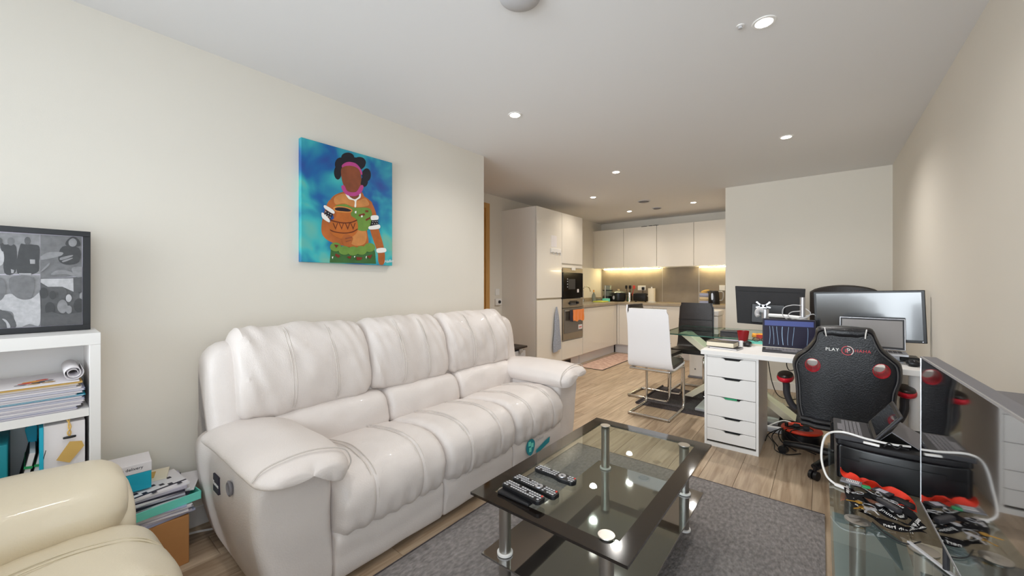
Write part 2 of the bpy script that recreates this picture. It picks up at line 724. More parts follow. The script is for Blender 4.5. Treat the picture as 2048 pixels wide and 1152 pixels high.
PAINTING = [
('skirt','green_dark',0,((1.207,1.502),(1.293,1.490),(1.410,1.491),(1.498,1.526),(1.521,1.470),(1.528,1.387),(1.196,1.380))),
('arm_right','skin',1,((1.410,1.849),(1.480,1.829),(1.526,1.753),(1.549,1.639),(1.582,1.541),(1.599,1.458),(1.594,1.398),(1.568,1.376),(1.546,1.404),(1.540,1.471),(1.507,1.552),(1.480,1.631),(1.453,1.759))),
('torso','skin',1,((1.309,1.863),(1.410,1.881),(1.445,1.839),(1.498,1.815),(1.489,1.715),(1.458,1.629),(1.467,1.523),(1.393,1.493),(1.301,1.494),(1.261,1.530),(1.222,1.679),(1.192,1.750),(1.222,1.816))),
('belly','skin_light',1,((1.334,1.615),(1.445,1.619),(1.445,1.530),(1.376,1.504),(1.325,1.535))),
('top_cloth','green_cloth',1,((1.234,1.753),(1.301,1.775),(1.359,1.762),(1.480,1.773),(1.494,1.691),(1.462,1.621),(1.393,1.612),(1.342,1.648),(1.277,1.686),(1.238,1.719))),
('arm_left','skin',1,((1.192,1.780),(1.162,1.700),(1.145,1.623),(1.150,1.557),(1.199,1.517),(1.293,1.498),(1.350,1.538),(1.342,1.569),(1.293,1.556),(1.222,1.580),(1.192,1.644),(1.222,1.724),(1.238,1.788))),
('shoulders','skin_light',1,((1.230,1.809),(1.301,1.845),(1.376,1.811),(1.445,1.839),(1.471,1.795),(1.376,1.767),(1.293,1.778),(1.234,1.764))),
('neck','skin_dark',1,((1.317,1.927),(1.410,1.946),(1.414,1.866),(1.367,1.814),(1.309,1.847))),
('necklace','white',1,((1.301,1.845),(1.313,1.848),(1.334,1.828),(1.367,1.819),(1.397,1.843),(1.399,1.863),(1.411,1.866),(1.408,1.837),(1.380,1.812),(1.377,1.770),(1.365,1.768),(1.365,1.808),(1.325,1.814))),
('hair','hair',1,((1.309,2.042),(1.305,2.022),(1.294,2.003),(1.278,1.991),(1.260,1.987),(1.244,1.992),(1.234,2.005),(1.230,2.023),(1.234,2.043),(1.244,2.061),(1.260,2.074),(1.278,2.079),(1.294,2.074),(1.305,2.061))),
('hair','hair',1,((1.363,2.103),(1.358,2.088),(1.346,2.074),(1.327,2.063),(1.307,2.058),(1.290,2.060),(1.277,2.068),(1.273,2.080),(1.277,2.095),(1.290,2.109),(1.307,2.119),(1.327,2.125),(1.346,2.123),(1.358,2.116))),
('hair','hair',1,((1.449,2.089),(1.444,2.071),(1.431,2.054),(1.412,2.042),(1.391,2.037),(1.372,2.040),(1.359,2.050),(1.354,2.065),(1.359,2.083),(1.372,2.100),(1.391,2.112),(1.412,2.117),(1.431,2.115),(1.444,2.104))),
('hair','hair',1,((1.487,2.012),(1.484,1.991),(1.475,1.973),(1.461,1.962),(1.446,1.959),(1.433,1.965),(1.423,1.978),(1.420,1.997),(1.423,2.017),(1.433,2.034),(1.446,2.046),(1.461,2.050),(1.475,2.044),(1.484,2.030))),
('hair','hair',1,((1.464,1.957),(1.461,1.942),(1.453,1.928),(1.442,1.919),(1.430,1.917),(1.418,1.921),(1.411,1.931),(1.408,1.946),(1.411,1.961),(1.418,1.974),(1.430,1.983),(1.442,1.986),(1.453,1.982),(1.461,1.972))),
('hair','hair',1,((1.275,1.980),(1.272,1.959),(1.265,1.941),(1.255,1.930),(1.244,1.928),(1.234,1.935),(1.227,1.949),(1.224,1.968),(1.227,1.989),(1.234,2.006),(1.244,2.018),(1.255,2.020),(1.265,2.014),(1.272,1.999))),
('hair','hair',1,((1.445,2.075),(1.435,2.052),(1.408,2.029),(1.371,2.011),(1.330,2.001),(1.294,2.002),(1.270,2.013),(1.261,2.031),(1.270,2.053),(1.294,2.075),(1.330,2.094),(1.371,2.104),(1.408,2.104),(1.435,2.094))),
('headband','pink',1,((1.277,2.027),(1.317,2.060),(1.376,2.063),(1.414,2.028),(1.418,1.996),(1.359,2.023),(1.293,2.007))),
('face','skin_dark',1,((1.277,2.011),(1.334,2.039),(1.393,2.031),(1.414,1.979),(1.405,1.921),(1.376,1.875),(1.325,1.862),(1.289,1.898),(1.273,1.956))),
('scarf','pink',1,((1.273,1.887),(1.293,1.898),(1.317,1.864),(1.376,1.871),(1.410,1.922),(1.431,1.918),(1.414,1.874),(1.376,1.843),(1.317,1.837),(1.285,1.858))),
('pot','clay',1,((1.222,1.724),(1.238,1.707),(1.234,1.680),(1.199,1.645),(1.193,1.607),(1.214,1.564),(1.261,1.545),(1.325,1.551),(1.376,1.588),(1.390,1.637),(1.376,1.684),(1.342,1.703),(1.340,1.726),(1.349,1.743),(1.309,1.722),(1.261,1.715))),
('pot_rim','clay_light',1,((1.218,1.731),(1.230,1.747),(1.277,1.757),(1.334,1.753),(1.350,1.740),(1.334,1.724),(1.277,1.717),(1.234,1.718))),
('pot_mouth','hair',1,((1.230,1.735),(1.253,1.746),(1.301,1.750),(1.340,1.740),(1.325,1.729),(1.269,1.724),(1.238,1.725))),
('pot_band','clay_dark',1,((1.199,1.663),(1.222,1.656),(1.285,1.652),(1.342,1.663),(1.380,1.682),(1.381,1.675),(1.342,1.655),(1.285,1.644),(1.222,1.647),(1.198,1.654))),
('pot_band','clay_dark',1,((1.199,1.595),(1.230,1.586),(1.293,1.585),(1.350,1.599),(1.384,1.621),(1.384,1.613),(1.350,1.591),(1.293,1.578),(1.230,1.579),(1.202,1.587))),
('pot_pattern','clay_dark',0,((1.214,1.639),(1.234,1.596),(1.250,1.642),(1.244,1.642),(1.234,1.611),(1.221,1.639))),
('pot_pattern','clay_dark',0,((1.255,1.645),(1.275,1.601),(1.291,1.648),(1.285,1.647),(1.275,1.616),(1.261,1.644))),
('pot_pattern','clay_dark',0,((1.296,1.650),(1.317,1.605),(1.334,1.653),(1.327,1.652),(1.317,1.621),(1.303,1.649))),
('pot_pattern','clay_dark',0,((1.334,1.654),(1.355,1.609),(1.372,1.658),(1.365,1.657),(1.355,1.625),(1.340,1.654))),
('hand','skin',1,((1.277,1.547),(1.301,1.576),(1.342,1.565),(1.350,1.546),(1.334,1.501),(1.301,1.494),(1.281,1.516))),
('hand_fingers','skin_dark',0,((1.297,1.548),(1.346,1.563),(1.347,1.556),(1.301,1.541))),
('hand_fingers','skin_dark',0,((1.301,1.529),(1.342,1.541),(1.342,1.535),(1.304,1.522))),
('waist_roll','green_cloth',1,((1.271,1.488),(1.266,1.473),(1.252,1.461),(1.234,1.456),(1.215,1.459),(1.202,1.468),(1.197,1.482),(1.202,1.497),(1.215,1.509),(1.234,1.514),(1.252,1.512),(1.266,1.502))),
('waist_roll','green_cloth',1,((1.332,1.469),(1.327,1.454),(1.312,1.442),(1.293,1.437),(1.274,1.440),(1.260,1.449),(1.255,1.464),(1.260,1.479),(1.274,1.491),(1.293,1.496),(1.312,1.493),(1.327,1.484))),
('waist_roll','green_cloth',1,((1.395,1.469),(1.390,1.454),(1.375,1.442),(1.354,1.437),(1.335,1.439),(1.320,1.449),(1.315,1.464),(1.320,1.479),(1.335,1.491),(1.354,1.497),(1.375,1.494),(1.390,1.484))),
('waist_roll','green_cloth',1,((1.456,1.478),(1.450,1.462),(1.435,1.449),(1.414,1.444),(1.393,1.447),(1.378,1.457),(1.373,1.472),(1.378,1.487),(1.393,1.500),(1.414,1.505),(1.435,1.503),(1.450,1.493))),
('waist_roll','green_cloth',1,((1.519,1.503),(1.513,1.487),(1.497,1.474),(1.476,1.468),(1.454,1.471),(1.439,1.481),(1.433,1.496),(1.439,1.512),(1.454,1.525),(1.476,1.531),(1.497,1.528),(1.513,1.518))),
('armband','white',1,((1.165,1.746),(1.222,1.720),(1.218,1.699),(1.162,1.726))),
('armband','white',1,((1.143,1.690),(1.154,1.695),(1.193,1.659),(1.190,1.640),(1.150,1.661))),
('armband','white',1,((1.489,1.723),(1.540,1.732),(1.541,1.704),(1.491,1.694))),
('armband','white',1,((1.473,1.647),(1.549,1.669),(1.552,1.641),(1.477,1.626))),
('armband','white',1,((1.535,1.496),(1.599,1.504),(1.603,1.477),(1.537,1.467))),
('armband_middle','hair',0,((1.170,1.716),(1.216,1.696),(1.199,1.664),(1.160,1.688))),
('armband_middle','hair',0,((1.491,1.692),(1.541,1.702),(1.544,1.669),(1.480,1.650))),
('cloth_motif','maroon',0,((1.393,1.718),(1.436,1.734),(1.441,1.721),(1.397,1.707))),
('cloth_motif','maroon',0,((1.445,1.693),(1.480,1.714),(1.482,1.704),(1.448,1.682))),
('cloth_motif','maroon',0,((1.234,1.443),(1.265,1.430),(1.253,1.414),(1.230,1.428))),
('cloth_motif','maroon',0,((1.309,1.424),(1.342,1.434),(1.334,1.410))),
('cloth_motif','maroon',0,((1.376,1.428),(1.423,1.427),(1.410,1.408),(1.380,1.406))),
('cloth_motif','maroon',0,((1.453,1.437),(1.498,1.452),(1.480,1.418))),
('cloth_motif','maroon',0,((1.222,1.500),(1.253,1.498),(1.238,1.478))),
('cloth_motif','maroon',0,((1.445,1.758),(1.467,1.757),(1.462,1.744),(1.443,1.744))),
('cloth_highlight','white',0,((1.367,1.738),(1.377,1.741),(1.376,1.723),(1.365,1.724))),
('cloth_highlight','white',0,((1.445,1.432),(1.455,1.441),(1.450,1.416))),
('cloth_highlight','white',0,((1.208,1.419),(1.218,1.422),(1.213,1.405))),
('cloth_highlight','white',0,((1.359,1.431),(1.369,1.434),(1.363,1.420))),
('cloth_highlight','white',0,((1.410,1.712),(1.420,1.719),(1.424,1.706),(1.411,1.701)))]
COLLAGE = [
('print_background',0.62,0,((-0.094,1.435),(0.015,1.437),(0.016,1.281),(-0.094,1.279))),
('print_background',0.4,0,((0.016,1.437),(0.129,1.440),(0.133,1.275),(0.016,1.264))),
('print_background',0.55,0,((-0.094,1.275),(0.015,1.277),(0.016,1.071),(-0.094,1.075))),
('print_background',0.3,0,((0.016,1.264),(0.135,1.272),(0.141,1.073),(0.017,1.074))),
('print_figure',0.17,1,((-0.071,1.381),(-0.066,1.391),(-0.047,1.393),(-0.041,1.367),(-0.044,1.288),(-0.070,1.285))),
('print_figure',0.13,1,((-0.034,1.388),(-0.022,1.396),(-0.001,1.396),(0.014,1.388),(0.013,1.330),(0.008,1.287),(-0.040,1.284))),
('print_figure',0.8,1,((-0.094,1.383),(-0.073,1.365),(-0.073,1.318),(-0.094,1.313))),
('print_figure',0.15,1,((-0.080,1.404),(-0.070,1.389),(-0.068,1.366),(-0.077,1.369))),
('print_head',0.35,1,((-0.047,1.405),(-0.048,1.397),(-0.051,1.391),(-0.055,1.388),(-0.059,1.390),(-0.062,1.396),(-0.063,1.404),(-0.062,1.412),(-0.059,1.418),(-0.055,1.420),(-0.051,1.418),(-0.048,1.413))),
('print_head',0.22,1,((-0.008,1.410),(-0.009,1.403),(-0.011,1.397),(-0.015,1.395),(-0.019,1.396),(-0.022,1.402),(-0.023,1.409),(-0.022,1.417),(-0.019,1.423),(-0.015,1.425),(-0.011,1.423),(-0.009,1.418))),
('print_head',0.3,1,((-0.074,1.405),(-0.075,1.399),(-0.077,1.394),(-0.080,1.392),(-0.083,1.394),(-0.085,1.398),(-0.085,1.404),(-0.085,1.409),(-0.083,1.414),(-0.080,1.416),(-0.077,1.414),(-0.075,1.410))),
('print_patch',0.75,0,((-0.010,1.338),(0.003,1.338),(0.003,1.321),(-0.009,1.321))),
('print_patch',0.75,0,((-0.055,1.299),(-0.047,1.295),(-0.049,1.283),(-0.054,1.283))),
('print_patch',0.75,0,((-0.036,1.284),(-0.006,1.284),(-0.007,1.276),(-0.036,1.277))),
('print_figure',0.2,1,((0.073,1.394),(0.118,1.391),(0.118,1.335),(0.084,1.321),(0.062,1.341))),
('print_head',0.12,1,((0.084,1.419),(0.101,1.438),(0.117,1.426),(0.120,1.400),(0.084,1.399))),
('print_face',0.5,1,((0.090,1.419),(0.101,1.431),(0.111,1.421),(0.110,1.404),(0.101,1.396),(0.091,1.402))),
('print_patch',0.62,1,((0.017,1.351),(0.038,1.369),(0.073,1.371),(0.068,1.356),(0.033,1.341),(0.017,1.338))),
('print_patch',0.6,1,((0.068,1.349),(0.098,1.361),(0.098,1.355),(0.070,1.339))),
('print_patch',0.6,1,((0.073,1.337),(0.098,1.350),(0.098,1.345),(0.076,1.331))),
('print_patch',0.6,1,((0.017,1.293),(0.030,1.314),(0.039,1.327),(0.038,1.317),(0.027,1.300),(0.018,1.290))),
('print_patch',0.55,1,((0.043,1.279),(0.062,1.299),(0.095,1.293),(0.107,1.272),(0.084,1.282))),
('print_patch',0.6,1,((0.098,1.308),(0.132,1.312),(0.133,1.279),(0.110,1.271))),
('print_sweater',0.85,1,((-0.094,1.181),(-0.066,1.202),(-0.051,1.203),(-0.031,1.183),(-0.006,1.185),(0.012,1.207),(0.015,1.199),(0.015,1.083),(-0.011,1.086),(-0.044,1.073),(-0.049,1.128),(-0.066,1.141),(-0.094,1.146))),
('print_face',0.38,1,((-0.058,1.263),(-0.031,1.274),(-0.001,1.264),(0.001,1.227),(-0.006,1.189),(-0.022,1.181),(-0.041,1.190),(-0.056,1.216))),
('print_face',0.45,1,((-0.094,1.263),(-0.073,1.259),(-0.066,1.232),(-0.070,1.196),(-0.082,1.177),(-0.094,1.181))),
('print_sleeve',0.25,1,((-0.094,1.146),(-0.066,1.137),(-0.051,1.120),(-0.044,1.073),(-0.094,1.075))),
('print_patch',0.8,1,((-0.075,1.110),(-0.066,1.106),(-0.057,1.085),(-0.057,1.073),(-0.063,1.074),(-0.066,1.094))),
('print_sky',0.78,0,((0.017,1.262),(0.102,1.266),(0.103,1.210),(0.073,1.231),(0.035,1.231),(0.017,1.248))),
('print_wall',0.33,0,((0.103,1.266),(0.135,1.271),(0.137,1.209),(0.104,1.209))),
('print_figure',0.2,1,((0.035,1.206),(0.033,1.194),(0.028,1.186),(0.021,1.186),(0.016,1.194),(0.014,1.207),(0.016,1.219),(0.021,1.227),(0.028,1.227),(0.033,1.219))),
('print_figure',0.15,1,((0.056,1.198),(0.054,1.187),(0.050,1.181),(0.045,1.181),(0.040,1.188),(0.039,1.198),(0.040,1.208),(0.045,1.214),(0.050,1.214),(0.054,1.208))),
('print_figure',0.25,1,((0.085,1.206),(0.082,1.192),(0.077,1.184),(0.069,1.184),(0.064,1.192),(0.062,1.206),(0.064,1.219),(0.069,1.228),(0.077,1.228),(0.082,1.219))),
('print_figure',0.8,1,((0.098,1.184),(0.096,1.175),(0.092,1.169),(0.087,1.169),(0.083,1.175),(0.082,1.184),(0.083,1.193),(0.087,1.199),(0.092,1.199),(0.096,1.193))),
('print_figure',0.3,1,((0.120,1.192),(0.118,1.180),(0.113,1.173),(0.106,1.173),(0.101,1.181),(0.099,1.192),(0.101,1.204),(0.106,1.211),(0.113,1.211),(0.118,1.204))),
('print_figure',0.5,1,((0.135,1.192),(0.133,1.182),(0.129,1.177),(0.124,1.177),(0.120,1.183),(0.119,1.192),(0.120,1.201),(0.124,1.207),(0.129,1.207),(0.133,1.201))),
('print_figure',0.12,1,((0.053,1.143),(0.051,1.128),(0.044,1.119),(0.037,1.119),(0.030,1.129),(0.028,1.144),(0.030,1.160),(0.037,1.169),(0.044,1.168),(0.051,1.159))),
('print_figure',0.12,1,((0.133,1.152),(0.130,1.135),(0.123,1.125),(0.114,1.125),(0.106,1.136),(0.103,1.154),(0.106,1.171),(0.114,1.181),(0.123,1.181),(0.130,1.170))),
('print_figure',0.62,1,((0.087,1.150),(0.084,1.134),(0.077,1.124),(0.069,1.125),(0.062,1.135),(0.059,1.151),(0.062,1.167),(0.069,1.177),(0.077,1.177),(0.084,1.167))),
('print_figure',0.5,1,((0.098,1.137),(0.097,1.127),(0.092,1.121),(0.087,1.121),(0.083,1.128),(0.081,1.138),(0.083,1.147),(0.087,1.153),(0.092,1.153),(0.097,1.147))),
('print_figure',0.22,0,((0.017,1.124),(0.046,1.131),(0.073,1.117),(0.140,1.126),(0.141,1.073),(0.017,1.075)))]
DOTS = [(1.169,1.704),(1.186,1.697),(1.201,1.690),(1.169,1.686),(1.182,1.679),(1.196,1.674),(1.500,1.683),(1.518,1.687),(1.533,1.690),(1.496,1.668),(1.514,1.670),(1.531,1.674)]

# ================================================================ THE ROOM
XL, XR, YW, YA, YF, XK, XC, H, YB = -2.51, 0.56, 2.69, 5.48, 7.24, -3.50, -0.95, 2.46, -1.5
T = 0.12
# floor with single planks
fl = M().box(XK - T, XR + T, YB - T, YF + T, -0.10, -0.012)
floor = struct(fl, 'floor', 'wood_floor_base', smooth=False)
pw, plen = 0.192, 1.28
full = None
row = 0
xx = XK
while xx < XR - 0.01:
    w = min(pw, XR - xx)
    yy = YB - [0.0, 0.52, 0.93, 0.31, 0.77][row % 5]
    while yy < YF:
        a, b = max(yy, YB), min(yy + plen, YF)
        if b - a > 0.02:
            hidden = xx + w < XL and a < YW - 0.1
            if hidden:
                a = YW - 0.1
            if b - a > 0.02 and not (hidden and b < YW):
                isfull = abs(w - pw) < 1e-6 and abs(b - a - plen) < 1e-6
                if isfull and full:
                    o = full.copy()
                    C.objects.link(o)
                else:
                    o = M().box(0, w - 0.0016, 0, b - a - 0.0016, -0.012, 0.0).build('plank', 'oak_laminate', None, smooth=False, bevel=0.0008, seg=1)
                    if isfull:
                        full = o
                o.location = (xx, a, 0)
                o.parent = floor
        yy += plen
    xx += pw
    row += 1

struct(M().box(XK - T, XR + T, YB - T, YF + T, H, H + 0.1), 'ceiling', 'ceiling_paint', smooth=False)
struct(M().box(XL - T, XL, YB - T, YW, 0, H).box(XK, XL - T, YW - T, YW, 0, H), 'wall_left', 'wall_paint', smooth=False)
struct(M().box(XR, XR + T, 0.25, YA + T, 0, H).box(XR, XR + T, YB - T, -1.35, 0, H).box(XR, XR + T, -1.35, .25, 0, .2).box(XR, XR + T, -1.35, .25, 2.3, H), 'wall_right', 'wall_paint', smooth=False)
struct(M().box(XC, XR + T, YA, YF + T, 0, H), 'wall_alcove', 'wall_paint', smooth=False)
struct(M().box(XK - T, XC, YF, YF + T, 0, H), 'wall_far', 'wall_paint', smooth=False)
# kitchen side wall with the doorway at its near end
wk = M()
wk.box(XK - T, XK, YW - T, YF + T, 0, H)
struct(wk, 'wall_kitchen_side', 'wall_paint', smooth=False)
# back wall behind the camera with the window opening
wb = M()
wx0, wx1, wz0, wz1 = -2.35, 0.40, 0.12, 2.28
wb.box(XK - T, wx0, YB - T, YB, 0, H)
wb.box(wx1, XR + T, YB - T, YB, 0, H)
wb.box(wx0, wx1, YB - T, YB, 0, wz0)
wb.box(wx0, wx1, YB - T, YB, wz1, H)
struct(wb, 'wall_back', 'wall_paint', smooth=False)
wf = M()
for a, b in ((wx0, wx0 + .06), (wx1 - .06, wx1), (-1.0, -0.95)):
    wf.box(a, b, YB - 0.09, YB - 0.03, wz0, wz1)
wf.box(wx0, wx1, YB - 0.09, YB - 0.03, wz0, wz0 + .06)
wf.box(wx0, wx1, YB - 0.09, YB - 0.03, wz1 - .06, wz1)
win = struct(wf, 'window_1', 'white_matt', smooth=False)
struct(M().box(wx0 + .06, wx1 - .06, YB - 0.066, YB - 0.06, wz0 + .06, wz1 - .06), 'window_pane', 'window_glass', win, smooth=False)

wf = M()  # unseen side window, added as the opening for the side fill light
for a, b in ((-1.35, -1.29), (.19, .25)):
    wf.box(XR + .03, XR + .09, a, b, .2, 2.3)
wf.box(XR + .03, XR + .09, -1.29, .19, .2, .26).box(XR + .03, XR + .09, -1.29, .19, 2.24, 2.3)
win = struct(wf, 'added_side_window', 'white_matt', smooth=False)
struct(M().box(XR + .057, XR + .063, -1.29, .19, .26, 2.24), 'window_pane', 'window_glass', win, smooth=False)

# baseboards


def baseboard(name, x0, x1, y0, y1):
    struct(M().box(x0, x1, y0, y1, 0, 0.1), name, 'trim_white', smooth=False, bevel=0.004)


baseboard('baseboard_left', XL, XL + 0.015, YB, YW + 0.015)
baseboard('baseboard_right', XR - 0.015, XR, YB, YA)
baseboard('baseboard_alcove', XC, XR - 0.015, YA - 0.015, YA)
baseboard('baseboard_back', XL + 0.015, XR - 0.015, YB, YB + 0.015)
baseboard('baseboard_kitchen_side', XK, XK + 0.015, 3.84, 4.10)

# oak door standing in the hall opening, seen edge-on past the wall end
d = M().box(XK, XK + 0.025, YW + 0.05, 3.745, 0.01, 2.25)
door = struct(d, 'door_1', 'oak', smooth=False, bevel=0.003)
fr = M()
fr.box(XK, XK + 0.045, 3.745, 3.82, 0, 2.32)
fr.box(XK, XK + 0.045, YW, 3.745, 2.25, 2.32)
struct(fr, 'door_frame', 'oak', door, smooth=False, bevel=0.003)
hd = M()
hd.tube([(XK + 0.025, 3.66, 1.0), (XK + 0.07, 3.66, 1.0), (XK + 0.075, 3.64, 1.0), (XK + 0.075, 3.54, 1.0)], 0.009, 8)
struct(hd, 'door_handle', 'chrome', door)

# downlights
spots = [(-0.21, 2.13), (-1.72, 2.17), (-0.23, 3.9), (-1.74, 3.96), (-2.49, 4.9), (-1.49, 6.15), (-2.50, 6.22), (-0.9, 0.2)]
spot_labels = ['recessed ceiling downlight above the coffee table, nearest to the small ceiling sensor',
               'recessed ceiling downlight above the white sofa near the end of the cream wall',
               'recessed ceiling downlight above the desk with the screens',
               'recessed ceiling downlight above the dining chairs',
               'recessed ceiling downlight in front of the tall oven housing',
               'recessed ceiling downlight nearest to the alcove wall in the kitchen',
               'recessed ceiling downlight close above the kitchen corner',
               'recessed ceiling downlight between sofa and window']
proto = None
for (x, y), lb in zip(spots, spot_labels):
    if proto is None:
        proto = o = thing('downlight', lb, 'ceiling light', (x, y, H), group='recessed ceiling downlights')
        M().lathe([(0.036, 0.0), (0.036, -0.004), (0.047, -0.004), (0.05, 0)], (0, 0), 28).shift((x, y, H)).build('rim', 'white_plastic', o)
        M().lathe([(0, -0.0015), (0.036, -0.0015), (0.036, 0.0)], (0, 0), 24).shift((x, y, H)).build('lens', 'downlight_lens', o)
    else:
        o = copy_tree(proto)
        o.location = (x, y, H)
        o['label'] = lb
    ld = bpy.data.lights.new('downlight_beam', 'SPOT')
    ld.energy = 15 if y < 3 else (40 if x > -1 else 58) if y < 4.5 else 11
    ld.color = (1.0, 0.965, 0.92) if y < 4.5 else (1.0, 0.80, 0.52)
    ld.spot_size = R(150)
    ld.spot_blend = 1.0
    ld.shadow_soft_size = 0.05
    lo = bpy.data.objects.new('downlight_beam', ld)
    lo.location = (0, 0, -0.012)
    lo.parent = o
    C.objects.link(lo)

# ceiling fittings
solo(M().lathe([(0, -0.042), (0.035, -0.040), (0.065, -0.033), (0.086, -0.02), (0.094, 0.0), (0, 0)], (0, 0), 40).shift((-0.985, 1.275, H)),
     'ceiling_dome', 'light_grey', 'round pale grey dome fitting on the ceiling at the top edge', 'ceiling fitting')
s = thing('ceiling_sensor', 'tiny round sensor button on the ceiling beside the nearest downlight', 'sensor', (-0.30, 2.09, H))
M().cyl((-0.30, 2.09), 0.017, H - 0.004, H).build('base_plate', 'white_plastic', s)
M().cyl((-0.30, 2.09), 0.009, H - 0.014, H - 0.004).build('sensor_head', 'light_grey', s)


def vent(name, x, y, r, label):
    t = thing(name, label, 'ceiling vent', (x, y, H))
    M().lathe([(r * .8, 0), (r * .82, -0.012), (r, -0.006), (r, 0)], (0, 0), 32).shift((x, y, H)).build('rim', 'light_grey', t)
    M().cyl((x, y), r * .8, H - 0.003, H - 0.001).build('duct', 'black_matt', t)
    M().lathe([(0, -0.022), (r * .55, -0.018), (r * .6, -0.012), (0, -0.012)], (0, 0), 28).shift((x, y, H)).build('disc', 'mid_grey', t)


vent('ceiling_vent', -2.03, 5.6, 0.09, 'larger round ceiling vent in the kitchen, nearer the living room')
vent('ceiling_vent', -2.05, 6.23, 0.075, 'smaller round ceiling vent close to the wall cabinets')

# wall thermostat and labels on the kitchen side wall
t = thing('heating_control', 'small white square heating control with round dial beside oak door frame', 'thermostat', (XK, 4.02, 0.95))
M().box(XK, XK + 0.03, 3.965, 4.085, 0.955, 1.045).build('casing', 'white_plastic', t, bevel=0.004)
M().lathe([(0, 0.03), (0.022, 0.03), (0.02, 0.045), (0, 0.045)], n=20, axis=0, base=(XK, 4.03, 1.0)).build('dial', 'dark_grey', t)
solo(M().box(XK, XK + 0.008, 3.975, 4.06, 1.09, 1.18), 'wall_switch', 'white_plastic',
     'faint white blank switch plate above the heating control', 'switch', bevel=0.003)

# ================================================================ RUGS
rug = thing('living_rug', 'large dark grey flat woven rug under the coffee table', 'rug', (-0.7, 1.5, 0))
M().box(-1.47, 0.012, 0.34, 2.65, 0.0, 0.009).build('pile', 'rug_weave', rug, smooth=False)
hm = M()
hm.box(-1.48, -1.47, 0.34, 2.65, 0.0, 0.0085).box(-1.48, 0.012, 2.65, 2.66, 0.0, 0.0085)
hm.build('bound_edge', 'mat_weave', rug, smooth=False)
t = thing('kitchen_runner', 'short pale pink patterned runner rug along the kitchen plinth', 'rug', (-2.7, 5.9, 0))
M().box(-2.87, -2.47, 5.14, 6.60, 0, 0.006).build('pile', 'runner_weave', t, smooth=False)
mb = M()
for a in ((-2.88, -2.87, 5.13, 6.61), (-2.47, -2.46, 5.13, 6.61), (-2.87, -2.47, 5.13, 5.14), (-2.87, -2.47, 6.60, 6.61)):
    mb.box(a[0], a[1], a[2], a[3], 0, 0.007)
mb.build('border', 'leather_brown', t, smooth=False)
t = thing('dining_rug', 'dark grey woven mat under the glass dining table and cantilever chairs', 'rug', (-1.0, 4.4, 0))
M().box(-1.50, -0.15, 3.93, 4.78, 0, 0.008).build('pile', 'mat_weave', t, smooth=False)
M().tube([(-1.505, 3.93, 0.013), (-1.505, 4.78, 0.013)], 0.011, 10).build('rolled_edge', 'mat_weave', t)

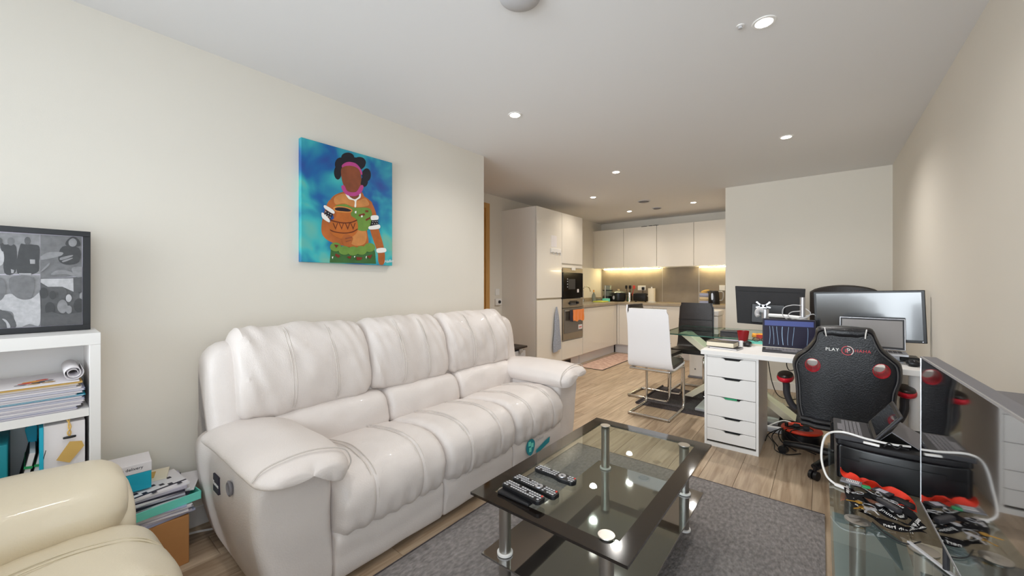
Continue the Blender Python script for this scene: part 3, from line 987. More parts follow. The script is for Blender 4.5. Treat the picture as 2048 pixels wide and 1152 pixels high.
# ================================================================ SOFAS
def recliner(name, label, bounds, back_bounds, arm, leather, loc_shift, rz, extras=True, pad_front=-1.44):
    """bounds: seat edges along local y; front faces local +x. Built in local coordinates about the base centre"""
    y0, y1 = bounds[0] - arm, bounds[-1] + arm
    ox, oy = -1.95, (y0 + y1) / 2
    cr, sr = math.cos(rz), math.sin(rz)
    loc = (loc_shift[0] + ox * cr - oy * sr, loc_shift[1] + ox * sr + oy * cr, 0)
    t = thing(name, label, 'sofa', loc, rz, world_parts=False)
    org = (ox, oy, 0)
    pip = 'piping_cream' if leather == 'leather_cream' else 'piping'
    sweep_y = lambda u, v, w: (u, w, v)

    def nz(x, y, z, sc, amp):
        return amp * noise.noise(Vector((x * sc, y * sc, z * sc)))

    def seam(tt, pos, wid=0.006, depth=0.006):
        return sum(-depth * math.exp(-((tt - p) / wid) ** 2) for p in pos)

    # frame behind the cushions
    fprof = [(-2.42, 0.06), (-2.14, 0.06), (-2.10, 0.45), (-2.13, 0.70), (-2.18, 0.90), (-2.24, 0.955), (-2.34, 0.955), (-2.40, 0.88), (-2.44, 0.5)]
    mid = (y0 + y1) / 2
    pad(fprof, y0 + 0.03, y1 - 0.03, 0.09, 16, lambda u, v, w, q: nz(u, v, w, 5, .004), fn=lambda u, v, w: (u, mid + (w - mid) * (1 - .16 * max(0, .5 - v) / (y1 - y0) * 2), v)).build('back_frame', leather, t, origin=org)
    n = len(bounds) - 1
    for i in range(n):
        a, b = bounds[i], bounds[i + 1]
        ba, bb = back_bounds[i], back_bounds[i + 1]
        sd = i * 7.3

        # upper back cushion
        up = [(-2.28, 0.615), (-2.17, 0.598), (-2.085, 0.605), (-2.055, 0.66), (-2.06, 0.78), (-2.10, 0.90), (-2.165, 0.985),
              (-2.24, 1.018), (-2.32, 0.995), (-2.345, 0.90), (-2.33, 0.74)]

        def dup_(u, v, w, q):
            r = 0.012 * math.sin(PI * q) + seam(q, (0.33, 0.67))
            wr = 0.013 * (noise.noise(Vector((w * 7 + sd, v * 4.0, u * 3))) + 0.6 * noise.noise(Vector((w * 15 + v * 8 + sd, v * 9, 2.0))))
            edge = 0.007 * math.sin(w * 95 + v * 30 + sd) * (1 - math.sin(PI * q)) ** 2
            fold = 0.009 * (abs(noise.noise(Vector((w * 4 + v * 6, v * 5 - w * 5, sd + 5)))) - 0.3)
            return r + wr + edge + fold
        bc = pad(up, ba, bb, 0.055, 46, dup_, fn=sweep_y, nprof=7).build('back_cushion', leather, t, origin=org)
        for q in (0.325, 0.345, 0.655, 0.675):
            w = ba + (bb - ba) * q
            pts = []
            for u, v in ((-2.062, .63), (-2.042, .68), (-2.046, .76), (-2.066, .84), (-2.10, .905), (-2.155, .978), (-2.20, 1.005)):
                off = dup_(u, v, w, q) + 0.001
                L = math.hypot(u + 2.2, v - .8)
                pts.append((u + (u + 2.2) / L * off, w, v + (v - .8) / L * off))
            M().tube(catmull(pts, 4), 0.0022, 5).build('seam', pip, bc, origin=org)
        # lumbar cushion
        lum = [(-2.22, 0.40), (-2.06, 0.40), (-1.99, 0.42), (-1.985, 0.48), (-2.01, 0.56), (-2.06, 0.60), (-2.14, 0.605), (-2.22, 0.58)]
        la, lb_ = (a - 0.05 if i == 0 else a), (b + 0.05 if i == n - 1 else b)
        pad(lum, la + .002, lb_ - .002, 0.04, 26, lambda u, v, w, q: 0.012 * math.sin(PI * q) + nz(w * 1.3 + sd, v * 2, u, 8, .007) - 0.005 * abs(math.sin(w * 60)) * (v < .44),
            fn=sweep_y).build('lumbar_cushion', leather, t, origin=org)
        # seat cushion
        seat = [(-2.10, 0.30), (-2.08, 0.40), (-2.00, 0.435), (-1.85, 0.462), (-1.70, 0.474), (-1.59, 0.462), (-1.515, 0.415), (-1.485, 0.345),
                (-1.49, 0.27), (-1.515, 0.222), (-1.56, 0.212), (-1.75, 0.24)]

        def dseat(u, v, w, q):
            r = 0.012 * math.sin(PI * q) ** .6 + seam(q, (0.28, 0.72), .01, .007)
            wr = nz(w + sd, u * 1.4, v, 9, .010) * (0.5 + 1.2 * max(0, (u + 1.75)))
            edge = 0.008 * math.sin(w * 80 + sd) * max(0, (0.33 - v) * 5) * (u > -1.62)
            pull = -0.004 * math.exp(-(min(q, 1 - q) / .06)) * math.sin(u * 70 + v * 60)
            return r + wr + edge + pull
        sc_ = pad(seat, a + .002, b - .002, 0.045, 46, dseat, fn=sweep_y, nprof=7).build('seat_cushion', leather, t, origin=org)
        for q in (0.26, 0.30, 0.70, 0.74):
            w = a + (b - a) * q
            pts = []
            for u, v in ((-1.96, .448), (-1.85, .465), (-1.72, .478), (-1.60, .466), (-1.53, .43), (-1.492, .365), (-1.488, .30), (-1.50, .25)):
                off = dseat(u, v, w, q) + 0.001
                L = math.hypot(u + 1.78, v - .36)
                pts.append((u + (u + 1.78) / L * off, w, v + (v - .36) / L * off))
            M().tube(catmull(pts, 4), 0.0022, 5).build('seam', pip, sc_, origin=org)
        # foot panel under the seat
        fp = [(-1.62, 0.035), (-1.545, 0.035), (-1.525, 0.06), (-1.515, 0.15), (-1.52, 0.215), (-1.56, 0.235), (-1.62, 0.22)]
        pad(fp, a + .002, b - .002, 0.018, 24, lambda u, v, w, q: nz(w + sd, v * 2, u, 7, .006) + seam(q, (.06, .88), .006, .003), fn=sweep_y).build('footrest_panel', leather, t, origin=org)
    # under-frame
    M().box(-2.35, -1.60, y0 + .12, y1 - .12, 0.02, 0.24).build('underframe', 'dark_grey', t, origin=org)
    # arms
    for sg in (1, -1):
        inner = bounds[0] if sg == 1 else bounds[-1]
        Y = lambda q: inner - sg * q      # q = distance outward from the seat
        aprof = [(Y(0.0), 0.03), (Y(0.0), 0.28), (Y(0.0), 0.47), (Y(0.05), 0.53), (Y(0.14), 0.548), (Y(0.23), 0.545), (Y(arm - .008), 0.49),
                 (Y(arm - .015), 0.33), (Y(arm - .04), 0.18), (Y(arm - .085), 0.03), (Y(arm / 2), 0.025)]

        def darm(u, v, w, q):
            return nz(u * 1.5, v, w, 4, .006)
        pad(aprof, -2.34, -1.535, 0.045, 18, darm, fn=lambda u, v, w: (w + 0.0 * v, u, v), nprof=6).build('arm_body', leather, t, origin=org)
        sp = [(-1.552, Y(arm - .065 + .03 * (1 - abs(z - .3) / .3) * .9), z) for z in (0.05, 0.12, 0.2, 0.3, 0.38, 0.44, 0.48)]
        M().tube(catmull([(-1.548 + .004, p[1] + sg * .028, p[2]) for p in sp], 4), 0.0025, 6).build('seam', pip, t, origin=org)
        if extras:
            pp = [(Y(-0.025), 0.495), (Y(-0.040), 0.535), (Y(-0.015), 0.58), (Y(0.05), 0.606), (Y(0.13), 0.617), (Y(0.20), 0.614), (Y(0.26), 0.602),
                  (Y(0.295), 0.580), (Y(0.288), 0.556), (Y(0.22), 0.542), (Y(0.08), 0.525), (Y(0.0), 0.482)]
        else:
            pp = [(Y(-0.03), 0.46), (Y(-0.055), 0.52), (Y(-0.02), 0.59), (Y(0.05), 0.625), (Y(0.13), 0.635), (Y(0.20), 0.62), (Y(0.255), 0.585),
                  (Y(0.285), 0.54), (Y(0.27), 0.505), (Y(0.20), 0.515), (Y(0.08), 0.505), (Y(0.0), 0.44)]

        def padfn(u, v, w):
            d = max(0.0, (w + 1.70) / 0.28)
            return (w + 0.02 * (v - .55), u, v - 0.022 * d * d - 0.02 * max(0, -(w + 2.0)) / .2)
        pad(pp, -2.19, pad_front, 0.07, 26, lambda u, v, w, q: 0.012 * math.sin(PI * q) + nz(u * 1.2, v, w, 6, .008), fn=padfn, nprof=6, rs=0.08).build('arm_pad', leather, t, origin=org)
        # piped seam round the front roll
        pts = []
        if not extras:
            continue
        for u, v in ((Y(-0.036), 0.50), (Y(-0.050), 0.535), (Y(-0.022), 0.588), (Y(0.05), 0.617), (Y(0.13), 0.629), (Y(0.205), 0.625), (Y(0.268), 0.611), (Y(0.302), 0.580)):
            x, yy, z = padfn(u, v, pad_front - .055)
            pts.append((x, yy, z + .003))
        M().tube(catmull(pts, 5), 0.0028, 6).build('seam', pip, t, origin=org)
    for px in (-2.3, -1.65):
        for py in (y0 + .2, y1 - .2):
            M().cyl((px, py), 0.025, 0, 0.03, 12).build('foot', 'black_plastic', t, origin=org)
    if extras:
        ys = y0 + 0.012
        M().lathe([(0, 0.0), (0.026, 0.0), (0.030, -0.006), (0.024, -0.010), (0.018, -0.006), (0, -0.006)], n=24, axis=1, base=(-1.76, ys - .010, 0.462)).build('recliner_button', 'mid_grey', t, origin=org)
        M().box(-1.975, -1.905, ys - .014, ys + .012, 0.385, 0.455).build('maker_label', 'print_dark', t, origin=org)
        text('maker_lettering', 'Themes', 0.024, 'white_plastic', t, frame3((-1.94 - org[0], ys - .0145 - org[1], 0.42), (1, 0, 0), (0, 0, 1)))
        # teal sticker on the far panel
        sx = -1.507
        M().prism(c2([(2.00, .175), (2.02, .205), (2.06, .212), (2.09, .19), (2.095, .16), (2.08, .125), (2.05, .105), (2.02, .12), (2.005, .145)], 3), sx, sx + .002,
                  lambda u, v, w: (w, u + .02, v)).build('sticker', 'teal_dark', t, origin=org, smooth=False)
        w_ = M()
        for cy, cz in ((2.055, .185), (2.085, .17), (2.062, .145)):
            w_.prism([(cy - .014, cz - .012), (cy + .012, cz - .016), (cy + .014, cz + .012), (cy - .012, cz + .016)], sx + .002, sx + .003, lambda u, v, w: (w, u, v))
        w_.build('sticker_emblem', 'mint', t, origin=org, smooth=False)
        M().prism([(2.13, .09), (2.20, .105), (2.29, .125), (2.30, .16), (2.24, .15), (2.135, .12)], sx, sx + .002, lambda u, v, w: (w, u, v)).build('sticker_flag', 'teal_dark', t, origin=org, smooth=False)
        text('sticker_lettering', 'Oxford', 0.03, 'light_grey', t, frame3((sx + .003 - org[0], 2.17 - org[1], 0.185), (0, 1, 0), (0, 0, 1)))
    return t


recliner('sofa', 'long white leather three-seat recliner sofa with pillow backs along the cream wall', [0.76, 1.33, 1.90, 2.47],
         [0.59, 1.26, 1.86, 2.55], 0.29, 'leather_white', (0, 0), 0)
recliner('sofa', 'cream yellowish leather sofa in the near corner, only rounded arm and seat showing', [0.76, 1.33, 1.90],
         [0.60, 1.33, 2.06], 0.29, 'leather_cream', (0.10, 1.755), PI / 2, extras=False, pad_front=-1.555)

# ================================================================ COFFEE TABLE
t = thing('coffee_table', 'black-edged glass coffee table on chrome tube legs over grey rug', 'coffee table', (-0.75, 1.61, 0))
tx0, tx1, ty0, ty1, tz = -1.07, -0.435, 1.07, 2.15, 0.43
bw = 0.062
M().box(tx0 + bw, tx1 - bw, ty0 + bw, ty1 - bw, tz - .010, tz).build('glass_top', 'clear_glass', t, smooth=False)
mb = M()
for a in ((tx0, tx1, ty0, ty0 + bw), (tx0, tx1, ty1 - bw, ty1), (tx0, tx0 + bw, ty0 + bw, ty1 - bw), (tx1 - bw, tx1, ty0 + bw, ty1 - bw)):
    mb.box(a[0], a[1], a[2], a[3], tz - .010, tz)
mb.build('black_border', 'black_border', t, smooth=False)
M().box(tx0 + .03, tx1 - .03, ty0 + .03, ty1 - .03, 0.181, 0.189).build('lower_shelf', 'smoked_glass', t, smooth=False, bevel=0.001)
legs = [(tx0 + .105, ty1 - .10), (tx1 - .105, ty1 - .10), (tx1 - .105, ty0 + .085), (tx0 + .105, ty0 + .085)]
for x, y in legs:
    lg = M().cyl((x, y), 0.0235, 0.009, tz - .010, 28).build('leg', 'brushed', t)
    M().lathe([(0, tz + .0005), (0.026, tz + .0005), (0.028, tz + .004), (0.027, tz + .006), (0, tz + .006)], (x, y), 28).build('top_disc', 'brushed', t)
    for z in (0.194, 0.176, 0.012):
        M().lathe([(0.0236, z - .004), (0.031, z - .003), (0.031, z + .004), (0.0236, z + .006)], (x, y), 24).build('collar', 'white_plastic', t)


def remote(name, label, x, y, z, rz, L, W, ring, curved=0, tilt=0, shapefn=None):
    t = thing(name, label, 'remote control', (x, y, z), rz, group='black remote controls on the coffee table', world_parts=False)
    outline = shapefn or [(-L / 2 + .01, -W / 2), (L / 2 - .01, -W / 2), (L / 2, -W / 2 + .01), (L / 2, W / 2 - .01), (L / 2 - .01, W / 2), (-L / 2 + .01, W / 2), (-L / 2, W / 2 - .01), (-L / 2, -W / 2 + .01)]
    M().prism(outline, 0, 0.018, lambda u, v, w: (u, v, w + tilt * u)).build('body', 'black_plastic', t, bevel=0.004, smooth=False)
    b = M()
    rows = int(L / 0.0125)
    for i in range(rows):
        u = -L / 2 + .014 + i * (L - .026) / (rows - 1)
        if ring is not None and abs(u - ring) < 0.019:
            continue
        for j in (-1, 0, 1):
            if (i * 3 + j) % 11 == 5: continue
            v = j * W * 0.27
            wv = 0.0042
            b.box(u - wv, u + wv, v - .0032, v + .0032, 0.018 + tilt * u, 0.0196 + tilt * u)
    b.build('button', 'light_grey', t, smooth=False)
    if ring is not None:
        M().lathe([(0.006, 0.018), (0.006, 0.0205), (0.0155, 0.0205), (0.0165, 0.018)], (ring, 0), 20).shift((0, 0, tilt * ring)).build('navigation_ring', 'silver', t)
    M().cyl((L / 2 - .012, W * .25), 0.0042, 0.018 + tilt * L / 2, 0.0205 + tilt * L / 2, 12).build('power_button', 'print_red', t)


remote('remote_control', 'long black remote with large silver ring key, middle of three', -0.885, 1.245, 0.4305, R(-4), 0.215, 0.047, 0.02)
remote('remote_control', 'black remote with keypad and red key nearest the table corner, tilted on another', -0.885, 1.165, 0.4425, R(-6), 0.195, 0.048, None, tilt=0.02)
solo(M().box(-0.98, -0.83, 1.125, 1.175, 0.4305, 0.442), 'remote_control', 'black_matt',
     'black battery remote lying face down beneath the keypad remote', 'remote control', 'black remote controls on the coffee table', bevel=0.004)
L = .2
remote('remote_control', 'slim-waisted black remote lying furthest from the table corner', -0.872, 1.372, 0.4305, R(-2), 0.2, 0.05, 0.035,
       shapefn=c2([(-L / 2, 0), (-L / 2 + .01, -.02), (-.04, -.019), (0, -.018), (.035, -.026), (.07, -.022), (L / 2 - .01, -.02), (L / 2, 0), (L / 2 - .01, .02), (.07, .022), (.035, .026), (0, .018), (-.04, .019), (-L / 2 + .01, .02)], 3))

# ================================================================ KITCHEN
def door_front(x0, x1, y0, y1, z0, z1, t, m='cabinet_gloss', name='door'):
    return M().box(x0, x1, y0, y1, z0, z1).build(name, m, t, smooth=False, bevel=0.002)


# tall fridge housing
t = thing('fridge_cabinet', 'tall white gloss built-in fridge cabinet nearest the sofa', 'cabinet', (-3.2, 4.43, 0))
M().box(XK, -2.925, 4.12, 4.138, 0.0, 2.27).build('side_panel', 'white_gloss', t, smooth=False)
M().box(XK, -2.925, 4.138, 4.74, 0.15, 2.27).build('carcass', 'cabinet_gloss', t, smooth=False)
door_front(-2.92, -2.90, 4.122, 4.738, 1.055, 2.268, t)
door_front(-2.92, -2.90, 4.122, 4.738, 0.155, 1.03, t)
M().box(-2.925, -2.915, 4.14, 4.738, 1.03, 1.055).build('grip_rail', 'alu_trim', t, smooth=False)
M().box(-3.0, -2.97, 4.12, 4.74, 0, 0.15).build('plinth', 'plinth', t, smooth=False)
# oven housing
t = thing('oven_cabinet', 'tall white gloss cabinet housing the oven and microwave', 'cabinet', (-3.2, 5.05, 0))
M().box(XK, -2.925, 4.742, 4.762, 0.15, 2.27).box(XK, -2.925, 5.332, 5.35, 0.15, 2.27).box(XK, -2.925, 4.762, 5.332, 1.46, 2.27).box(XK, -2.925, 4.762, 5.332, 0.15, 0.43).build('carcass', 'cabinet_gloss', t, smooth=False)
door_front(-2.92, -2.90, 4.745, 5.348, 1.545, 2.268, t)
door_front(-2.92, -2.905, 4.745, 5.348, 1.485, 1.525, t, name='filler_panel')
door_front(-2.92, -2.90, 4.745, 5.348, 0.155, 0.415, t, name='drawer')
M().box(-3.0, -2.97, 4.74, 5.36, 0, 0.15).build('plinth', 'plinth', t, smooth=False)
g = M().box(-2.972, -2.962, 4.80, 5.10, 0.03, 0.125)
gr = g.build('vent_grille', 'steel_face', t, smooth=False)
sl = M()
for i in range(14):
    sl.box(-2.963, -2.957, 4.815 + i * .02, 4.823 + i * .02, 0.04, 0.115)
sl.build('slat', 'dark_grey', gr, smooth=False)
# microwave
t = thing('microwave', 'built-in black glass microwave with steel top strip above the oven', 'microwave', (-3.1, 5.045, 1.04))
M().box(-3.35, -2.905, 4.765, 5.33, 1.04, 1.46).build('body', 'dark_grey', t, smooth=False)
M().box(-2.905, -2.893, 4.755, 5.34, 1.415, 1.478).build('trim_strip', 'steel_face', t, smooth=False)
M().box(-2.905, -2.888, 4.755, 5.34, 1.04, 1.413).build('door', 'microwave_black', t, smooth=False, bevel=0.002)
M().box(-2.8885, -2.886, 4.90, 5.10, 1.17, 1.32).build('window', 'dark_grey', t, smooth=False)
k = M()
for z in (1.205, 1.245, 1.285, 1.32):
    k.box(-2.888, -2.886, 4.868, 4.884, z - .008, z + .008)
k.build('key', 'light_grey', t, smooth=False)
M().box(-2.888, -2.886, 5.16, 5.21, 1.12, 1.17).build('sticker', 'paper', t, smooth=False)
M().box(-2.893, -2.885, 5.0, 5.11, 1.45, 1.49).build('child_lock', 'white_plastic', t, smooth=False, bevel=0.003)
# oven
t = thing('oven', 'built-in steel oven with an orange cloth hanging on its handle', 'oven', (-3.1, 5.045, 0.43))
M().box(-3.35, -2.905, 4.765, 5.33, 0.435, 1.03).build('body', 'dark_grey', t, smooth=False)
M().box(-2.905, -2.89, 4.755, 5.34, 0.90, 1.03).build('control_panel', 'steel_face', t, smooth=False, bevel=0.002)
M().box(-2.891, -2.887, 4.94, 5.16, 0.93, 1.0).build('display', 'black_glass', t, smooth=False)
for y in (4.93, 5.17):
    M().lathe([(0, 0), (0.02, 0), (0.018, 0.022), (0, 0.022)], n=18, axis=0, base=(-2.89, y, 0.965)).build('knob', 'black_plastic', t)
dr = M().box(-2.905, -2.888, 4.755, 5.34, 0.435, 0.89).build('door', 'steel_face', t, smooth=False, bevel=0.002)
M().box(-2.889, -2.885, 4.775, 5.32, 0.53, 0.885).build('door_glass', 'oven_glass', dr, smooth=False)
M().tube([(-2.888, 4.80, .86), (-2.86, 4.80, .86), (-2.86, 5.30, .86), (-2.888, 5.30, .86)], 0.008, 8).build('handle', 'brushed', dr)
M().box(-2.886, -2.884, 5.19, 5.31, 0.56, 0.63).build('sticker', 'paper', dr, smooth=False)
M().box(-2.885, -2.8835, 5.21, 5.29, 0.585, 0.60).build('sticker_print', 'print_red', dr, smooth=False)
# orange cloth over the handle


def hung_cloth(y0, y1, ztop, zbot, x, amp=.006, n=14, k=10, drift=0.0, th=0.004, seed=0):
    def pt(i, j, s):
        y = y0 + (y1 - y0) * i / n
        z = ztop + (zbot - ztop) * j / k
        d = amp * math.sin(i * 1.5 + seed) * (0.4 + j / k) + .4 * amp * math.sin(j * .9 + i + seed)
        return (x + d + s * th, y + drift * j / k, z + .01 * math.sin(i * .9 + seed) * (j == k))
    b = M()
    vs = [pt(i, j, s) for s in (0, 1) for j in range(k + 1) for i in range(n + 1)]
    w = n + 1
    off = w * (k + 1)
    fs = []
    for j in range(k):
        for i in range(n):
            a = j * w + i
            fs.append((a, a + 1, a + w + 1, a + w))
            fs.append((off + a, off + a + w, off + a + w + 1, off + a + 1))
    for i in range(n):
        fs.append((i, off + i, off + i + 1, i + 1))
        a = k * w + i
        fs.append((a, a + 1, off + a + 1, off + a))
    for j in range(k):
        a = j * w
        fs.append((a, a + w, off + a + w, off + a))
        a = j * w + n
        fs.append((a, off + a, off + a + w, a + w))
    return b.add(vs, fs)


solo(hung_cloth(4.96, 5.29, 0.868, 0.70, -2.848, .004), 'cleaning_cloth', 'orange_cloth',
     'bright orange cloth hanging over the oven handle', 'cloth')
solo(hung_cloth(4.88, 4.97, 0.868, 0.70, -2.850, .004, n=6), 'oven_glove', 'print_dark',
     'dark maroon cloth hanging beside the orange cloth on the oven', 'cloth')
# tea towel on the fridge cabinet
tw = M()
vs = []
secs = []
for j in range(17):
    q = j / 16
    z = 0.93 - 0.61 * q
    w = 0.012 + 0.085 * min(1, q * 1.5) ** .8
    cy = 4.555 + .015 * math.sin(q * 2.5)
    sec = []
    for i in range(20):
        a = 2 * PI * i / 20
        sec.append((-2.872 + 0.016 * math.sin(a) * (0.5 + 0.5 * q) + .007 * math.cos(a * 5 + q * 3) * q, cy + w * math.cos(a) * (1 + .1 * math.sin(q * 9)), z + .02 * math.cos(a) * (q > .97)))
    secs.append(sec)
tw.loft(secs)
solo(tw, 'tea_towel', 'blue_grey_cloth', 'blue grey checked tea towel hanging on the tall fridge cabinet', 'towel')
t = thing('magnet_rack', 'small white key hook rack with a note above it on the fridge cabinet', 'hook rack', (-2.9, 4.6, 1.63))
M().box(-2.90, -2.885, 4.44, 4.70, 1.68, 1.74).build('rail', 'white_plastic', t, smooth=False, bevel=0.003)
for y in (4.48, 4.57, 4.66):
    M().tube([(-2.886, y, 1.69), (-2.87, y, 1.675), (-2.868, y, 1.655), (-2.875, y, 1.65)], 0.004, 6).build('hook', 'silver', t)
M().box(-2.90, -2.898, 4.46, 4.60, 1.76, 1.92).build('note', 'paper', t, smooth=False)
# base units
t = thing('base_cabinet', 'white gloss base cabinets under the worktop beside the oven', 'cabinet', (-3.2, 6.2, 0))
M().box(XK + .004, -2.92, 5.36, 6.64, 0.15, 0.88).build('carcass', 'cabinet_gloss', t, smooth=False)
door_front(-2.918, -2.90, 5.365, 6.50, 0.16, 0.865, t)
door_front(-2.918, -2.90, 6.504, 6.62, 0.16, 0.865, t, name='corner_post')
M().box(-2.99, -2.96, 5.36, 6.645, 0, 0.15).build('plinth', 'plinth', t, smooth=False)
t = thing('base_cabinet', 'white gloss base cabinets along the far wall behind the dining chairs', 'cabinet', (-2.0, 6.95, 0))
M().box(XK + .004, XC - .004, 6.66, YF - .004, 0.15, 0.88).build('carcass', 'cabinet_gloss', t, smooth=False)
for a, b in ((-2.896, -2.86), (-2.856, -2.26), (-2.256, -1.66), (-1.656, -1.06), (-1.056, XC - .002)):
    door_front(a, b, 6.64, 6.658, 0.16, 0.865, t, name='door' if b - a > .3 else 'corner_post')
M().box(-2.96, XC, 6.70, 6.73, 0, 0.15).build('plinth', 'plinth', t, smooth=False)
mb = M()
mb.prism([(XK + .003, 5.352), (-2.88, 5.352), (-2.88, 6.62), (XC - .003, 6.62), (XC - .003, YF - .015), (XK + .003, YF - .015)], 0.882, 0.92, lambda u, v, w: (u, v, w))
solo(mb, 'worktop', 'worktop', 'grey-beige kitchen worktop running round the corner', 'worktop', smooth=False, bevel=0.002)
solo(M().box(XK + .002, XK + .018, 5.36, YF - .016, 0.921, 0.985), 'upstand', 'worktop', 'low grey-beige upstand along the yellow-lit side wall behind the tap', 'upstand', smooth=False)
# splashback panels
spl = thing('splashback', 'grey stone-look splashback of three panels under the wall cabinets', 'splashback', (-2.2, YF - .006, 0.921))
for a, b in ((-3.478, -2.283), (-2.275, -1.664), (-1.656, XC)):
    M().box(a, b, YF - .012, YF - .002, 0.921, 1.545).build('panel', 'splash', spl, smooth=False)
for a in (-2.283, -1.664):
    M().box(a, a + .008, YF - .014, YF - .002, 0.921, 1.545).build('joint_strip', 'alu_trim', spl, smooth=False)
# wall cabinets
for i, lb in enumerate(('white gloss wall cabinet in the kitchen corner', 'white gloss wall cabinet second from the kitchen corner',
                        'white gloss wall cabinet above the middle splashback panel', 'white gloss wall cabinet next to the alcove wall')):
    a = -3.478 + i * 0.607
    b = min(a + 0.604, XC - .002)
    if i == 3: b = XC - 0.002
    t = thing('wall_cabinet', lb, 'cabinet', ((a + b) / 2, 7.05, 1.56), group='white wall cabinets')
    M().box(a, b, 6.89, YF, 1.56, 2.275).build('carcass', 'cabinet_gloss', t, smooth=False)
    M().box(a + .002, b - .002, 6.87, 6.888, 1.548, 2.278).build('door', 'cabinet_gloss', t, smooth=False, bevel=0.002)
solo(M().box(XK, -3.48, 6.872, YF, 1.56, 2.275), 'filler_panel', 'cabinet_gloss', 'narrow white filler strip between the corner wall cabinet and side wall', 'panel', smooth=False)
for x0, x1, lb, nn in ((-3.40, -2.29, 'glowing strip of warm lights under the corner wall cabinets', 42), (-1.64, -1.15, 'short glowing strip of warm lights near the alcove wall', 19)):
    t = thing('light_strip', lb, 'led strip', ((x0 + x1) / 2, 7.17, 1.535))
    M().box(x0, x1, 7.15, 7.17, 1.545, 1.559).build('profile', 'alu_trim', t, smooth=False)
    b = M()
    for i in range(nn):
        x = x0 + (i + .5) * (x1 - x0) / nn
        b.box(x - .007, x + .007, 7.149, 7.166, 1.531, 1.545)
    o = b.build('diode', 'led', t, smooth=False)

WT = 0.921
# tap
t = thing('kitchen_tap', 'arched chrome kitchen tap beside the oven cabinet', 'tap', (-3.36, 6.22, WT))
M().cyl((-3.36, 6.22), 0.024, WT, WT + .05, 16).build('base', 'chrome', t)
M().tube(catmull([(-3.36, 6.22, WT + .04), (-3.36, 6.22, 1.12), (-3.36, 6.26, 1.19), (-3.35, 6.34, 1.205), (-3.34, 6.42, 1.17), (-3.335, 6.45, 1.11)], 5), 0.010, 10).build('spout', 'chrome', t)
M().tube([(-3.34, 6.22, WT + .03), (-3.27, 6.20, WT + .05)], 0.007, 8).build('lever', 'chrome', t)
t = thing('sink', 'inset steel sink with drainer edge beside the tap', 'sink', (-3.15, 6.1, WT - .001))
M().box(-3.38, -2.98, 5.55, 6.45, WT, WT + .004).build('drainer', 'brushed', t, smooth=False, bevel=0.001)
t = thing('washing_up_bottle', 'small washing-up liquid bottle with orange cap by the tap', 'bottle', (-3.25, 6.42, WT))
M().lathe([(0, 0), (.033, 0), (.034, .09), (.028, .13), (.012, .16), (.012, .175), (0, .175)], (0, 0), 18).shift((-3.25, 6.42, WT + .004)).build('body', 'glassware', t)
M().cyl((-3.25, 6.42), .011, WT + .179, WT + .22, 12).build('cap', 'print_orange', t)
solo(M().box(-3.2, -3.02, 6.28, 6.55, WT + .004, WT + .022), 'chopping_board', 'yellow_green', 'yellow green board lying by the sink', 'board', bevel=.004)
solo(M().box(-3.17, -3.06, 6.60, 6.70, WT, WT + .06), 'sponge_holder', 'mint', 'pale green tub beside the yellow green board', 'tub', bevel=.006)
solo(M().lathe([(0, 0), (.05, 0), (.075, .03), (.078, .05), (.07, .05), (.05, .01), (0, .008)], (0, 0), 24).shift((-3.34, 6.76, WT)), 'small_bowl', 'glassware', 'small clear bowl near the kitchen corner behind the tub', 'bowl')

# coffee press / steamer
cx, cy = -3.25, 7.0
t = thing('food_processor', 'tall clear and black food processor in the kitchen corner', 'food processor', (cx, cy, WT))
M().lathe([(0, 0), (.10, 0), (.10, .03), (.085, .10), (.0, .10)], (0, 0), 28).shift((cx, cy, WT)).build('base', 'black_plastic', t)
M().lathe([(.045, .1), (.085, .1), (.09, .2), (.086, .2), (.08, .105), (.045, .105)], (0, 0), 28).shift((cx, cy, WT)).build('jug', 'glassware', t)
M().lathe([(0, .2), (.098, .2), (.098, .215), (0, .218)], (0, 0), 28).shift((cx, cy, WT)).build('tray', 'black_plastic', t)
M().lathe([(0, .218), (.07, .218), (.074, .30), (0, .305)], (0, 0), 28).shift((cx, cy, WT)).build('funnel', 'glassware', t)
M().box(cx - .012, cx + .012, cy - .112, cy - .095, WT + .03, WT + .30).build('handle', 'silver', t, bevel=.004)
# slow cooker
cx, cy = -3.0, 6.95
t = thing('slow_cooker', 'black slow cooker with pale lid knob and oval badge', 'slow cooker', (cx, cy, WT))
M().lathe([(0, 0), (.10, 0), (.125, .02), (.135, .08), (.13, .165), (0, .165)], (0, 0), 32).shift((cx, cy, WT)).build('pot', 'black_plastic', t)
M().lathe([(0, .205), (.06, .195), (.11, .175), (.125, .166), (0, .166)], (0, 0), 32).shift((cx, cy, WT)).build('lid', 'glassware', t)
M().lathe([(0, .23), (.022, .225), (.015, .2), (0, .2)], (0, 0), 16).shift((cx, cy, WT)).build('knob', 'bisque', t)
M().tube([(cx - .12, cy, WT + .14), (cx - .16, cy - .02, WT + .14), (cx - .16, cy - .05, WT + .14), (cx - .12, cy - .06, WT + .14)], .008, 6).build('handle', 'black_plastic', t)
M().tube([(cx + .12, cy, WT + .14), (cx + .16, cy - .02, WT + .14), (cx + .16, cy - .05, WT + .14), (cx + .12, cy - .06, WT + .14)], .008, 6).build('handle', 'black_plastic', t)
M().prism([(.02 * math.cos(2 * PI * i / 20), .035 * math.sin(2 * PI * i / 20)) for i in range(20)], -.139, -.132, lambda u, v, w: (cx - .04 + u, cy + w, WT + .075 + v)).build('badge', 'light_grey', t)
